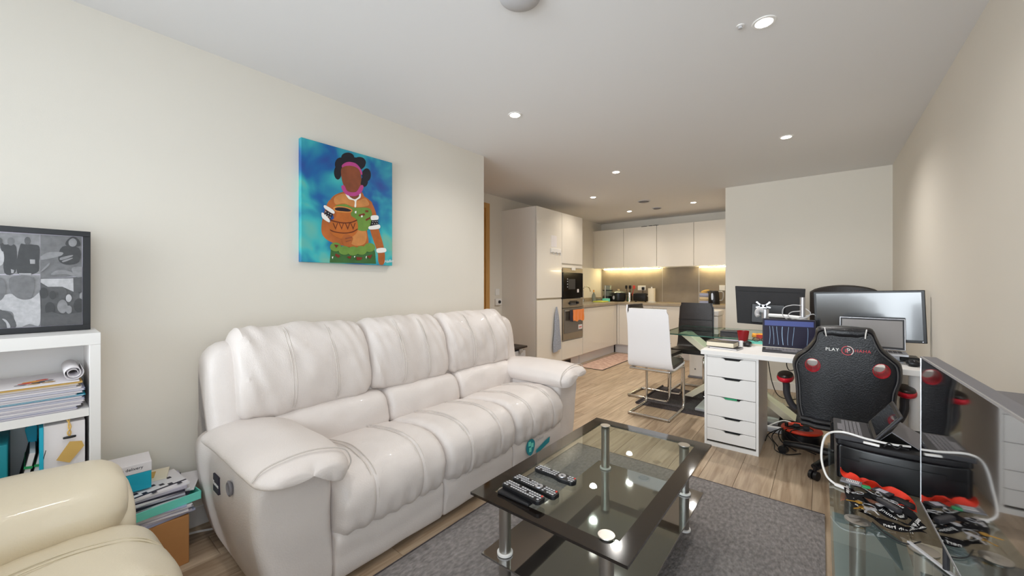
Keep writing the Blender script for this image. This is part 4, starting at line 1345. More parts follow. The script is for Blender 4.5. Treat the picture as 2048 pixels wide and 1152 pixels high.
# utensil pot and utensils
cx, cy = -2.80, 6.98
solo(M().lathe([(0, 0), (.052, 0), (.052, .17), (.048, .17), (.048, .01), (0, .01)], (0, 0), 28).shift((cx, cy, WT)), 'utensil_pot', 'chrome', 'shiny steel utensil pot left of the toaster'.replace('left of', 'beside'), 'utensil pot')
ul = [('spatula', 'black slotted spatula standing in the steel utensil pot', -.018, -.012, -.035, 'black_plastic'), ('ladle', 'black ladle leaning forward in the steel utensil pot', .01, .02, -.01, 'black_plastic'),
      ('serving_spoon', 'black serving spoon in the middle of the steel utensil pot', .0, -.02, .015, 'black_matt'), ('spatula', 'orange-red spatula leaning out of the steel utensil pot', .028, .0, .05, 'print_red')]
for nm, lb, dx, dy, lean, mt_ in ul:
    t = thing(nm, lb, nm.replace('_', ' '), (cx + dx, cy + dy, WT + .01), group='utensils in the steel pot')
    M().tube([(cx + dx, cy + dy, WT + .012), (cx + dx + lean, cy + dy, WT + .24)], .005, 6).build('handle', mt_, t)
    cushion(cx + dx + lean * 1.15, cy + dy, WT + .27, .045, .014, .065, .006, n=4).build('head', mt_, t)
# toaster
t = thing('toaster', 'black two-slice toaster on the worktop under the wall socket', 'toaster', (-2.60, 7.0, WT))
cushion(-2.60, 7.0, WT + .085, .25, .16, .15, .03, n=8).build('body', 'black_plastic', t)
M().box(-2.70, -2.50, 6.965, 6.985, WT + .156, WT + .163).box(-2.70, -2.50, 7.015, 7.035, WT + .156, WT + .163).build('slot', 'dark_grey', t, smooth=False)
M().box(-2.475, -2.455, 6.985, 7.015, WT + .10, WT + .115).build('lever', 'silver', t, bevel=.003)
for x in (-2.69, -2.51):
    M().cyl((x, 7.0), .015, WT, WT + .014, 10).build('foot', 'rubber', t)
# paper towel
t = thing('kitchen_roll', 'white kitchen paper roll standing beside the toaster', 'kitchen roll', (-2.39, 6.98, WT))
M().cyl((-2.39, 6.98), .075, WT, WT + .01, 28).build('base', 'white_plastic', t)
M().lathe([(.018, .012), (.062, .012), (.064, .25), (.018, .25)], (0, 0), 32).shift((-2.39, 6.98, WT)).build('paper', 'paper_cream', t)
M().cyl((-2.39, 6.98), .012, WT + .01, WT + .275, 12).build('post', 'white_plastic', t)


def socket(x, y, z, w, lb):
    t = thing('wall_socket', lb, 'socket', (x, y, z))
    M().box(x - w / 2, x + w / 2, y - .012, y, z, z + .088).build('plate', 'white_plastic', t, bevel=.003)
    for dx in ((-w / 4, w / 4) if w > .1 else (0,)):
        M().box(x + dx - .004, x + dx + .004, y - .016, y - .012, z + .07, z + .08).build('switch', 'white_plastic', t)
    return t


socket(-2.66, YF - .012, 1.13, .15, 'white double wall socket above the toaster with a black plug in it')
t = thing('plug', 'black plug with cable in the socket above the toaster', 'plug', (-2.625, YF - .05, 1.15))
cushion(-2.625, YF - .043, 1.165, .05, .035, .055, .01, n=4).build('body', 'black_plastic', t)
M().tube(catmull([(-2.625, YF - .06, 1.15), (-2.62, YF - .08, 1.06), (-2.61, YF - .10, 0.98), (-2.60, YF - .13, .95)], 4), .004, 6).build('cable', 'black_plastic', t)
socket(-1.30, YF - .012, 1.14, .088, 'white single wall socket above the kettle')
# stacked jars with bread-like lid
for i, (m1, lb) in enumerate((('paper_blue', 'bottom pale tub in the stack beside the kettle'), ('bisque', 'middle cream tub in the stack beside the kettle'), ('paper_blue', 'top pale blue tub in the stack beside the kettle'))):
    t = thing('storage_tub', lb, 'food tub', (-1.52, 7.0, WT + i * .062), group='tubs stacked beside the kettle')
    cushion(-1.52, 7.0, WT + .028 + i * .062, .14, .11, .05, .012, n=4).build('body', m1, t)
    M().box(-1.592, -1.448, 6.944, 7.056, WT + .051 + i * .062, WT + .060 + i * .062).build('lid', 'bisque' if i != 1 else 'paper_blue', t, bevel=.003)
solo(cushion(-1.51, 7.0, WT + .205, .13, .08, .04, .018, puff=.006, n=6, mtx=Matrix.Rotation(R(-14), 3, 'Y')), 'bread_roll', 'kraft', 'pale bread roll on top of the stacked tubs', 'bread')
# kettle
cx, cy = -1.37, 6.95
t = thing('kettle', 'black cordless kettle with silver window strip near the alcove wall', 'kettle', (cx, cy, WT))
M().cyl((cx, cy), .085, WT, WT + .018, 28).build('power_base', 'black_plastic', t)
M().lathe([(0, .02), (.082, .02), (.085, .04), (.078, .12), (.068, .205), (.06, .215), (0, .22)], (0, 0), 32).shift((cx, cy, WT)).build('body', 'black_plastic', t)
M().prism([(-.07, .17), (-.105, .205), (-.06, .21)], -.02, .02, lambda u, v, w: (cx + u, cy + w, WT + v)).build('spout', 'black_plastic', t)
M().tube(catmull([(cx + .06, cy, WT + .20), (cx + .12, cy, WT + .20), (cx + .135, cy, WT + .15), (cx + .12, cy, WT + .07), (cx + .08, cy, WT + .06)], 4), .010, 8).build('handle', 'silver', t)
M().prism(c2([(-.012, .08), (.012, .08), (.012, .17), (-.012, .17)], 4), -.087, -.073, lambda u, v, w: (cx - .01 + u, cy + w, WT + v)).build('window', 'silver', t)
# items on top of the wall cabinets
for x, w in ((-2.52, .10), (-2.40, .07), (-2.31, .09)):
    solo(cushion(x, 7.0, 2.278 + .012, w, .12, .022, .008, n=4), 'folded_item', 'black_matt', 'flat dark folded item lying on top of the wall cabinets', 'folded item', 'flat dark items on top of the wall cabinets')
# pink cloth on base cabinet behind the chair
solo(hung_cloth(0, .10, .78, .30, 0, .008, n=10).xf(Matrix.Translation((-2.30, 6.62, 0)) @ Matrix.Rotation(-PI / 2, 4, 'Z')), 'hand_towel', 'pink_cloth', 'pink towel hanging on the far base cabinet behind the white chair', 'towel')
# bins
t = thing('pedal_bin', 'small grey bin with dark lid between the sofa and the fridge cabinet', 'bin', (-3.06, 3.82, 0))
cushion(-3.06, 3.82, .21, .24, .28, .42, .04, n=6).build('body', 'light_grey', t)
cushion(-3.06, 3.82, .447, .25, .30, .035, .015, n=6).build('lid', 'leather_brown', t)
M().box(-2.942, -2.925, 3.79, 3.85, .39, .43).build('latch', 'silver', t, bevel=.003)
t = thing('tall_bin', 'tall white lidded storage bin behind the black dining chair', 'bin', (-1.21, 5.66, 0))
M().box(-1.385, -1.04, 5.50, 5.82, .02, .83).build('body', 'white_plastic', t, bevel=.012)
M().box(-1.395, -1.03, 5.49, 5.83, .832, .90).build('lid', 'white_plastic', t, bevel=.012)
M().box(-1.40, -1.03, 5.485, 5.83, 0, .022).build('foot', 'mid_grey', t, bevel=.004)
M().lathe([(0, -.004), (.008, -.004), (.008, 0), (0, 0)], n=12, axis=1, base=(-1.31, 5.50, .12)).build('rivet', 'dark_grey', t)

# ================================================================ LEFT WALL: painting, bookcase, photo frame
t = thing('canvas_painting', 'blue canvas painting of a woman holding a clay pot on the cream wall', 'painting', (XL, 1.34, 1.38))
M().box(XL, -2.473, 1.022, 1.661, 1.379, 2.139).build('canvas', 'painting_ground', t, smooth=False, bevel=0.002)
order = {}
mb = M()
mats_used = []
for i, (nm, col, sm, pts) in enumerate(PAINTING):
    if 'art_' + col not in mats_used:
        mats_used.append('art_' + col)
    pp = c2(pts, 5) if sm else pts
    pp = [(min(max(u, 1.024), 1.659), max(v, 1.381)) for u, v in pp]
    d = -2.4728 + i * 0.00009
    mb.prism(pp, d - .0003, d, lambda u, v, w: (w, u, v), mats_used.index('art_' + col))
mb.build('painted_figure', mats_used, t, smooth=False)
# beaded dots on the armbands
mb = M()
for (y, z) in DOTS:
    mb.prism([(y + .003 * math.cos(a * PI / 3), z + .003 * math.sin(a * PI / 3)) for a in range(6)], -2.4677, -2.4673, lambda u, v, w: (w, u, v))
mb.build('painted_dots', 'art_white', t, smooth=False)
text('signature', 'Hallim', 0.03, 'art_white', t, frame3((-2.4670 - XL, 1.628 - 1.34, 1.41 - 1.38), (0, 1, .12), (0, 0, 1)), shear=.3)

BX0, BX1, BY0, BY1, BZ = XL + .002, -2.22, -0.62, 0.166, 1.05
t = thing('bookcase', 'white open bookcase with paper stacks at the photo edge', 'bookcase', ((BX0 + BX1) / 2, (BY0 + BY1) / 2, 0))
for y in (BY0, BY1 - .03):
    M().box(BX0, BX1, y, y + .03, 0, BZ - .0455).build('side_panel', 'white_matt', t, smooth=False, bevel=.001)
M().box(BX0, BX1, BY0, BY1, BZ - .045, BZ).build('top_panel', 'white_matt', t, smooth=False, bevel=.001)
for z in (.05, .385, .73):
    M().box(BX0 + .005, BX1 - .002, BY0 + .031, BY1 - .031, z, z + .03).build('shelf', 'white_matt', t, smooth=False)
M().box(BX0, BX0 + .004, BY0 + .03, BY1 - .03, .05, BZ - .045).build('back_panel', 'white_matt', t, smooth=False)

t = thing('photo_frame', 'black framed black-and-white photo collage standing on the bookcase', 'picture frame', (-2.43, -0.13, BZ))
py0, py1, pz0, pz1 = -0.42, 0.150, BZ + .001, 1.462
fm = M()
fm.box(-2.43, -2.40, py0, py1, pz0, pz0 + .022).box(-2.43, -2.40, py0, py1, pz1 - .022, pz1)
fm.box(-2.43, -2.40, py0, py0 + .022, pz0 + .022, pz1 - .022).box(-2.43, -2.40, py1 - .022, py1, pz0 + .022, pz1 - .022)
fm.build('frame', 'black_plastic', t, smooth=False, bevel=.001)
M().box(-2.428, -2.408, py0 + .02, py1 - .02, pz0 + .02, pz1 - .02).build('mount', 'paper_grey', t, smooth=False)
gm, mb = [], M()
for i, (nm, g, sm, pts) in enumerate(COLLAGE):
    g = round(.10 + g * .72, 1)
    key = 'photo_grey_%d' % int(g * 10)
    if key not in MATS:
        mat(key, (g * g, g * g * .985, g * g * 1.01), .35, var=.22, scale=60)
    if key not in gm:
        gm.append(key)
    pp = c2(pts, 4) if sm else pts
    pp = [(min(max(u, py0 + .024), py1 - .024), min(max(v, pz0 + .024), pz1 - .024)) for u, v in pp]
    d = -2.4078 + i * .0001
    mb.prism(pp, d - .0004, d, lambda u, v, w: (w, u, v), gm.index(key))
# the part of the collage outside the view repeats the same sort of grey blocks
mb.box(-2.4079, -2.4076, py0 + .024, -.14, pz0 + .024, pz1 - .024, 0)
mb.build('photo_print', gm, t, smooth=False)

# papers on the upper shelf
WORDS = {'paper_grey': 'grey', 'paper_blue': 'bluish', 'paper': 'white', 'teal': 'teal', 'paper_cream': 'cream', 'print_dark': 'dark'}
ORD = ['lowest', 'second from below', 'third from below', 'fourth from below', 'fifth from below', 'sixth from below', 'seventh from below', 'eighth from below', 'seventh from the top', 'sixth from the top',
       'fifth from the top', 'fourth from the top', 'third from the top', 'topmost']
z = 0.761
rng = random.Random(3)
pn = [('magazine', 'paper_grey'), ('folder', 'paper_blue'), ('magazine', 'paper'), ('magazine', 'paper_grey'), ('folder', 'paper'), ('magazine', 'paper_blue'), ('magazine', 'paper_grey'),
      ('folder', 'teal'), ('magazine', 'paper'), ('magazine', 'paper_grey'), ('folder', 'paper_blue'), ('magazine', 'paper'), ('magazine', 'paper_grey'), ('folder', 'paper_cream')]
for i, (nm, m_) in enumerate(pn):
    h = rng.choice((.005, .006, .009, .007))
    dx, dy = rng.uniform(-.006, .006), rng.uniform(-.012, .012)
    t = thing(nm, 'thin %s %s, %s in the paper stack on the bookcase shelf' % (WORDS.get(m_, 'white'), nm, ORD[i]), nm, (-2.36, -.03, z), group='papers stacked on the bookcase shelf')
    M().box(-2.49, -2.232 + dx, -.30 + dy, .115 + dy, z, z + .001).box(-2.49, -2.232 + dx, -.30 + dy, .115 + dy, z + h - .001, z + h).build('cover', m_, t, smooth=False)
    M().box(-2.488, -2.235 + dx, -.298 + dy, .112 + dy, z + .001, z + h - .001).build('pages', 'paper', t, smooth=False)
    z += h + .0008
t = thing('cardboard_folder', 'brown-edged card folder near the top of the shelf paper stack', 'folder', (-2.36, -.03, z))
M().box(-2.49, -2.228, -.30, .118, z, z + .006).build('cover', 'kraft', t, smooth=False)
z += .007
t = thing('drawing_sheet', 'sheet with colourful child drawing on top of the paper stack', 'drawing', (-2.36, -.03, z))
M().box(-2.48, -2.225, -.26, .11, z, z + .004).build('sheet', 'paper', t, smooth=False)
mb = M()
zc = z + .0045
for k_, (x, y, r_, mi) in enumerate(((-2.32, .0, .022, 0), (-2.30, -.02, .014, 1), (-2.29, .01, .013, 2), (-2.31, .03, .014, 3), (-2.27, -.03, .012, 3), (-2.27, .035, .013, 4), (-2.34, .02, .012, 1), (-2.265, .0, .012, 4))):
    mb.prism([(x + r_ * math.cos(a) * (1 + .25 * math.sin(3 * a)), y + r_ * 1.3 * math.sin(a)) for a in [2 * PI * q / 12 for q in range(12)]], z + .004, z + .0043 + .0001 * k_, lambda u, v, w: (u, v, w), mi)
mb.build('drawing', ['print_orange', 'print_red', 'print_dark', 'mid_grey', 'gold'], t, smooth=False)
z += .005
t = thing('paper_roll', 'rolled white paper lying across the drawing on the bookcase shelf', 'paper roll', (-2.30, .095, z))
pts = []
for i in range(40):
    a = i / 39 * 4.2 * PI
    r_ = .012 + .016 * i / 39
    pts.append((.095 + r_ * math.cos(a), z + .029 + r_ * math.sin(a)))
rb = M()
vs = [(x, p[0], p[1]) for x in (-2.47, -2.225) for p in pts]
rb.add(vs, [(i, i + 1, 41 + i, 40 + i) for i in range(39)])
o = rb.build('sheet', 'paper', t)
md = o.modifiers.new('thick', 'SOLIDIFY')
md.thickness = .0012
# lower shelf
zl = 0.415
t = thing('file_box', 'white magazine file box with teal edge on the lower bookcase shelf', 'file box', (-2.36, .07, zl))
M().box(-2.49, -2.235, .022, .125, zl, zl + .30).build('body', 'paper', t, smooth=False, bevel=.002)
M().box(-2.49, -2.232, .012, .022, zl, zl + .298).build('side', 'teal', t, smooth=False)
t = thing('gift_tag', 'golden paper tag on string with black clip hanging before the white file box', 'tag', (-2.23, .09, .60))
M().tube(catmull([(-2.229, .085, .728), (-2.224, .082, .70), (-2.222, .088, .68), (-2.222, .085, .665)], 4), .0022, 6).tube(catmull([(-2.229, .079, .728), (-2.222, .088, .70), (-2.221, .080, .68), (-2.222, .085, .665)], 4), .0022, 6).build('string', 'kraft', t)
cushion(-2.221, .085, .662, .01, .034, .01, .004, n=4).build('clip', 'black_plastic', t)
M().prism([(.052, .585), (.085, .565), (.122, .618), (.116, .638), (.085, .645)], -2.222, -2.2205, lambda u, v, w: (w, u, v)).build('card', 'kraft', t, smooth=False)
for j, (y, lean, lb) in enumerate(((-.050, .038, 'black notebook with green elastic band leaning outermost on the lower shelf'), (-.027, .038, 'black notebook with green elastic band leaning next to the teal file box'))):
    t = thing('notebook', lb, 'notebook', (-2.34, y, zl))
    q = Matrix.Translation((0, y, zl + .003)) @ Matrix.Rotation(-math.atan(lean / .2), 4, 'X')
    M().box(-2.43, -2.235, -.002, 0, 0, .215).box(-2.43, -2.235, .014, .016, 0, .215).xf(q).build('cover', 'black_matt', t, smooth=False)
    M().box(-2.43, -2.238, 0, .014, .001, .213).xf(q).build('pages', 'paper', t, smooth=False)
    M().box(-2.432, -2.233, -.003, .017, .05, .058).box(-2.432, -2.233, -.003, .017, .16, .168).xf(q).build('elastic', 'green_band', t, smooth=False)
solo(M().box(-2.48, -2.24, -.27, -.058, zl, zl + .26), 'teal_folder_box', 'teal_dark', 'teal card box at the photo edge on the lower bookcase shelf', 'box', smooth=False, bevel=.003)
solo(M().prism([(-.012, .20), (.006, .13), (.009, .27), (-.004, .285), (-.022, .262)], -2.44, -2.40, lambda u, v, w: (w, u, zl + v)), 'face_mask', 'teal', 'pale teal folded sheet between notebooks and file box', 'folded sheet', smooth=False, bevel=.002)

# boxes and papers beside the sofa
t = thing('cardboard_box', 'tall brown cardboard box on the floor between cream sofa arm and long sofa', 'box', (-2.33, .33, 0))
M().box(-2.46, -2.20, .18, .435, 0, .215).build('body', 'cardboard', t, smooth=False, bevel=.003)
M().box(-2.46, -2.20, .305, .311, .215, .2165).build('flap_seam', 'kraft', t, smooth=False)
z = .217
rng = random.Random(11)


def flat_doc(nm, lb, cat, x0, x1, y0, y1, z, h, m_, rot, extra=None, group=None):
    t = thing(nm, lb, cat, ((x0 + x1) / 2, (y0 + y1) / 2, z), rot, group=group, world_parts=False)
    a, b = (x1 - x0) / 2, (y1 - y0) / 2
    M().box(-a, a, -b, b, 0, h).build('sheets' if h < .02 else 'body', m_, t, smooth=False)
    if extra:
        extra(t, a, b, h)
    return t


for i in range(7):
    h = rng.choice((.006, .009, .005))
    m_ = rng.choice(('paper', 'paper_grey', 'paper_blue'))
    flat_doc('letter_bundle', '%s folded letters, %s in the pile between cardboard box and mint tray' % (WORDS[m_], (ORD[:4] + ORD[11:])[i]), 'papers', -2.45, -2.20, .20, .445, z, h, m_, rng.uniform(-.18, .18), group='letters piled on the cardboard box')
    z += h + .0005
t = thing('mint_tray', 'mint green shallow card tray in the paper pile', 'tray', (-2.33, .33, z), R(6), world_parts=False)
M().box(-.14, .14, -.13, .135, 0, .004).box(-.14, .14, .131, .135, .004, .035).box(.136, .14, -.13, .135, .004, .035).box(-.14, .136, -.13, -.126, .004, .035).build('tray', 'mint', t, smooth=False)
z2 = z + .005
for i in range(9):
    h = rng.choice((.008, .010, .007))
    flat_doc('brochure', '%s brochure, %s of those lying in the mint tray' % ((('dark', 'grey', 'white') * 3)[i], (ORD[:4] + ORD[9:])[i]), 'brochure', -2.44, -2.22, .21, .435, z2, h, (('print_dark', 'paper_grey', 'paper') * 3)[i], rng.uniform(-.12, .12), group='brochures in the mint tray')
    z2 += h + .0005


def crossword(t, a, b, h):
    k = M()
    for i in range(7):
        for j in range(7):
            if (i * 5 + j * 3) % 4 == 0:
                k.box(-a + .03 + i * .024, -a + .05 + i * .024, -b + .02 + j * .022, -b + .036 + j * .022, h, h + .0006)
    k.build('print', 'print_dark', t, smooth=False)
    M().box(a - .012, a, -b, b, h, h + .0005).build('print_stripe', 'print_dark', t, smooth=False)


flat_doc('newspaper', 'printed puzzle sheet on top of the paper pile', 'newspaper', -2.41, -2.23, .23, .42, z2, .006, 'paper', R(12), crossword)
flat_doc('envelope', 'white envelope with brown edge on the pile nearest the wall', 'envelope', -2.49, -2.36, .17, .40, z2 + .007, .005, 'paper_cream', R(-14), lambda t, a, b, h: M().box(-a * .6, a * .6, -b * .6, b * .6, h, h + .0005).build('window', 'kraft', t, smooth=False))
flat_doc('envelope', 'white envelope sticking out towards the long sofa', 'envelope', -2.47, -2.25, .36, .50, z + .038, .004, 'paper', R(-20))
t = thing('product_box', 'white and turquoise product box on the paper pile beside the cream sofa', 'box', (-2.34, .25, z2 + .014), R(-4), world_parts=False)
M().box(-.07, .07, -.07, .075, 0, .075).build('body', 'teal', t, smooth=False, bevel=.002)
M().box(-.071, .071, -.071, .076, .0755, .115).build('lid', 'paper', t, smooth=False, bevel=.002)
text('lettering', 'home delivery', .017, 'print_dark', t, frame3((.0715, 0, .098), (0, 1, 0), (0, 0, 1)))
solo(M().tube(catmull([(-2.47, .30, .006), (-2.44, .48, .006), (-2.38, .60, .006), (-2.33, .74, .006), (-2.36, .9, .006)], 6), .0055, 8), 'power_cable', 'white_plastic',
     'white cable on the floor running beneath the long sofa', 'cable')

# ================================================================ DINING TABLE AND CHAIRS
t = thing('dining_table', 'clear glass dining table on cream crossed base behind the desk', 'table', (-.68, 4.4, 0))
M().box(-1.28, -0.12, 3.98, 4.88, 0.742, 0.752).build('glass_top', 'green_glass', t, smooth=False)
eg = M()
for a in ((-1.281, -.119, 3.978, 3.98), (-1.281, -.119, 4.88, 4.882), (-1.282, -1.28, 3.98, 4.88), (-.12, -.118, 3.98, 4.88)):
    eg.box(a[0], a[1], a[2], a[3], .742, .752)
eg.build('glass_edge', 'glass_edge', t, smooth=False)
for sg in (1, -1):
    p0, p1 = Vector((-.67 - sg * .45, 0, .735)), Vector((-.67 + sg * .45, 0, .035))
    d = (p1 - p0).normalized()
    nrm = Vector((-d.z, 0, d.x)) * .035
    pl = [(p0.x - .04, .735), (p0.x + .05, .735), (p1.x + .04, .035), (p1.x - .05, .035)]
    y0, y1 = (4.2, 4.42) if sg == 1 else (4.425, 4.51)
    M().prism(pl, y0, y1, lambda u, v, w: (u, w, v)).build('leg', 'paper_cream', t, smooth=False, bevel=.003)
M().box(-.97, -.30, 4.06, 4.78, .009, .033).build('base_plate', 'light_grey', t, smooth=False, bevel=.004)
for x in (-1.11, -.23):
    M().cyl((x, 4.42), .03, .736, .7415, 20).build('pad', 'silver', t)


def cantilever_chair(label, loc, rz, shell):
    """faces local +y; back at local y = 0"""
    t = thing('dining_chair', label, 'chair', loc, rz, world_parts=False, group='chrome cantilever dining chairs')
    w = .208
    prof = [(-.045, 1.015), (-.035, .90), (-.01, .70), (.0, .56), (.012, .50), (.04, .462), (.085, .448), (.20, .452), (.34, .462), (.44, .468)]
    pc = catmull([(0, a, b) for a, b in prof], 4)

    def shellmesh(off, th, wtop, inset):
        secs = []
        n = len(pc)
        for i, p in enumerate(pc):
            tt = (pc[min(i + 1, n - 1)] - pc[max(i - 1, 0)]).normalized()
            nr = Vector((0, -tt.z, tt.y))      # towards the sitter
            q = i / (n - 1)
            ww = w * (.90 + .10 * min(1, q * 2.2)) - inset
            if q < .03 or q > .97:
                ww -= .012
            o = p + nr * off
            k = .012
            secs.append([(x, o.y + nr.y * d, o.z + nr.z * d) for x, d in
                         ((-ww, 0), (-ww + k, -th * .1), (0, -th * .15), (ww - k, -th * .1), (ww, 0), (ww, th), (ww - k * 1.5, th * 1.15), (0, th * 1.2), (-ww + k * 1.5, th * 1.15), (-ww, th))])
        return M().loft(secs)
    shellmesh(0, .012, 0, 0).build('backrest_shell', 'leather_shell' if shell else 'leather_black', t, angle=50)
    shellmesh(.0135, .028, 0, .010).build('padding', 'leather_brown', t, angle=50)
    b = M()
    for z, y in ((.82, -.008), (.70, .008)):
        b.box(-w + .02, w - .02, y + .035, y + .04, z, z + .003)
    b.build('seam', 'rubber', t, smooth=False)
    # chrome frame: seat rail, two front uprights, floor rails, rear bar
    for s in (-1, 1):
        pts = [(s * .185, .02, .437), (s * .185, .38, .437), (s * .185, .425, .425), (s * .185, .44, .38), (s * .185, .435, .08), (s * .185, .42, .03), (s * .185, .375, .0145), (s * .185, -.02, .0145)]
        M().tube(catmull(pts, 3), .0125, 10).build('leg', 'chrome', t)
        M().cyl((s * .185, -.01), .012, 0, .008, 10).build('foot', 'rubber', t)
    M().tube([(-.185, -.02, .0145), (.185, -.02, .0145)], .0125, 10).build('floor_bar', 'chrome', t)
    M().tube([(-.19, .02, .437), (.19, .02, .437)], .011, 10).build('seat_bar', 'chrome', t)
    return t


cantilever_chair('white-backed cantilever dining chair turned away, nearest the coffee table', (-1.26, 3.60, 0), R(-1), True)
cantilever_chair('second white-backed cantilever chair mostly hidden behind the nearer white one', (-1.655, 4.34, 0.0), R(-93), True)
cantilever_chair('black cantilever dining chair on the far side of the glass table, facing out', (-1.185, 5.0, 0), R(180), False)
# office chair beyond the desk
t = thing('office_chair', 'black high-back chair behind the large screen near the alcove wall', 'chair', (0.18, 4.95, 0))
q = lambda u, v, w: (u, w, v)
mb = M()
secs = []
for i in range(15):
    s_ = i / 14
    x = -.10 + .54 * s_
    secs.append([(x, 5.13 + .045 * math.sin(PI * s_) + dy, z) for dy, z in ((0, .55), (-.03, .56), (-.045, .8), (-.045, 1.05), (-.03, 1.15 + .07 * math.sin(PI * s_) ** .6), (0, 1.165 + .07 * math.sin(PI * s_) ** .6), (.03, 1.15 + .07 * math.sin(PI * s_) ** .6), (.04, .9), (.03, .56))])
mb.loft(secs).build('backrest', 'leather_brown', t)
cushion(.18, 4.92, .49, .50, .46, .09, .04, n=6).build('seat', 'leather_brown', t)
M().cyl((.18, 4.94), .028, .08, .45, 14).build('gas_lift', 'chrome', t)
for k in range(5):
    a = R(90 + 72 * k)
    M().tube([(.18 + .03 * math.cos(a), 4.94 + .03 * math.sin(a), .10), (.18 + .27 * math.cos(a), 4.94 + .27 * math.sin(a), .075)], [.02, .013], 8).build('leg', 'chrome', t)
    M().lathe([(0, -.02), (.026, -.02), (.026, .02), (0, .02)], n=14, axis=0, base=(.18 + .27 * math.cos(a), 4.94 + .27 * math.sin(a), .03)).build('caster', 'black_plastic', t)

# ================================================================ DESK
DZ = .735
t = thing('desk', 'long white desk along the room with screens and laptops on it', 'desk', (-.13, 3.57, 0))
M().box(-.735, .50, 3.25, 3.86, .70, DZ).build('desktop', 'white_matt', t, smooth=False, bevel=.003)
for x in (.44,):
    for y in (3.33, 3.79):
        M().cyl((x, y), .032, 0, .698, 20).build('leg', 'white_matt', t)
M().prism([(.12, .70), (.17, .70), (.44, .12), (.42, .10)], 3.80, 3.82, lambda u, v, w: (u, w, v)).build('brace', 'paper_cream', t, smooth=False)
t = thing('drawer_unit', 'white five-drawer unit with curved finger cut-outs under the desk', 'drawer unit', (-.535, 3.56, 0))
dx0, dx1, dy0, dy1 = -.712, -.355, 3.27, 3.84
M().box(dx0, dx0 + .016, dy0, dy1, 0, .698).box(dx1 - .016, dx1, dy0, dy1, 0, .698).build('side_panel', 'white_matt', t, smooth=False, bevel=.001)
M().box(dx0 + .016, dx1 - .016, dy1 - .01, dy1, .03, .69).build('back_panel', 'white_matt', t, smooth=False)
M().box(dx0 + .016, dx1 - .016, dy0 + .002, dy0 + .02, 0, .03).build('plinth', 'white_matt', t, smooth=False)
M().box(dx0 + .016, dx1 - .016, dy0 + .012, dy0 + .02, .685, .697).build('top_rail', 'white_matt', t, smooth=False)
edges = [.686, .537, .388, .239, .137, .045]
xm = (dx0 + dx1) / 2 + .01
for a, b in zip(edges, edges[1:]):
    top, bot = a - .002, b + .002
    f0, f1 = dx0 + .018, dx1 - .018
    notch = [(xm - .075, top), (xm - .055, top - .006), (xm - .045, top - .016), (xm + .045, top - .016), (xm + .055, top - .006), (xm + .075, top)]
    d = M().prism([(f0, bot), (f0, top)] + notch + [(f1, top), (f1, bot)], dy0 - .001, dy0 + .015, lambda u, v, w: (u, w, v)).build('drawer', 'white_matt', t, smooth=False)
    M().box(f0 + .002, f1 - .002, dy0 + .022, dy0 + .03, bot, top + .0).build('drawer_shade_plate', 'rubber', d, smooth=False)  # black plate stands in for the shade inside the drawer
solo(M().box(xm - .06, xm + .03, dy0 + .0155, dy0 + .0205, .32, .383), 'green_packet', 'print_green', 'green packet showing in the cut-out of the third drawer down', 'packet', smooth=False)


def item(nm, lb, cat, mb, m_, **k):
    return solo(mb, nm, m_, lb, cat, **k)


# books and papers at the drawer end
t = thing('book', 'thick brown-covered book with cream page edges at the desk corner', 'book', (-.62, 3.45, DZ + .013), R(-6), world_parts=False)
M().box(-.10, .10, -.07, .07, 0, .003).box(-.10, .10, -.07, .07, .037, .041).box(-.10, .10, .067, .07, .003, .037).build('cover', 'leather_brown', t, smooth=False, bevel=.001)
M().box(-.096, .096, -.066, .067, .003, .037).build('pages', 'paper_cream', t, smooth=False)
t = thing('notebook', 'thin dark notebook underneath the thick brown book', 'notebook', (-.60, 3.44, DZ), R(-10), world_parts=False)
M().box(-.09, .11, -.075, .07, 0, .0015).box(-.09, .11, -.075, .07, .0105, .012).build('cover', 'dark_grey', t, smooth=False)
M().box(-.088, .108, -.073, .068, .0015, .0105).build('pages', 'paper', t, smooth=False)
for i, (x, y, r_, lb) in enumerate(((-.60, 3.70, 5, 'loose white papers stacked behind the thick book'),)):
    t = thing('papers', lb, 'papers', (x, y, DZ), R(r_), world_parts=False)
    M().box(-.11, .08, -.08, .09, 0, .018).build('sheets', 'paper', t, smooth=False)
    M().box(-.10, .09, -.085, .08, .018, .026).build('top_sheets', 'paper_blue', t, smooth=False)
t = thing('dark_box', 'dark brown flat box behind the papers at the glass table', 'box', (-.66, 4.12, .7525), R(3), world_parts=False)
M().box(-.09, .10, -.07, .09, 0, .04).build('body', 'leather_brown', t, smooth=False, bevel=.002)
M().box(-.09, .10, -.07, .09, .041, .052).build('lid', 'dark_grey', t, smooth=False, bevel=.002)
solo(M().lathe([(0, 0), (.034, 0), (.036, .02), (.043, .085), (.040, .085), (.033, .02), (0, .01)], (0, 0), 24).shift((-.545, 3.93, .7525)) if False else
     M().lathe([(0, 0), (.032, 0), (.034, .02), (.045, .11), (.042, .11), (.031, .02), (0, .01)], (0, 0), 24).shift((-.525, 3.80, DZ)), 'tumbler', 'signal_red', 'translucent red plastic tumbler behind the mouse', 'cup')
cushion_mouse = cushion(-.475, 3.66, DZ + .021, .06, .10, .04, .018, puff=.004, n=6)
solo(cushion_mouse, 'computer_mouse', 'black_plastic', 'black mouse in front of the red tumbler', 'mouse')
t = thing('adhesive_box', 'small white upright carton beside the thick book', 'carton', (-.50, 3.55, DZ))
M().box(-.515, -.492, 3.535, 3.56, DZ, DZ + .055).build('body', 'white_plastic', t, bevel=.002)
t = thing('computer_glasses', 'dark-framed spectacles lying folded on papers beside the laptop', 'glasses', (-.40, 3.80, DZ + .03))
sp_ = M()
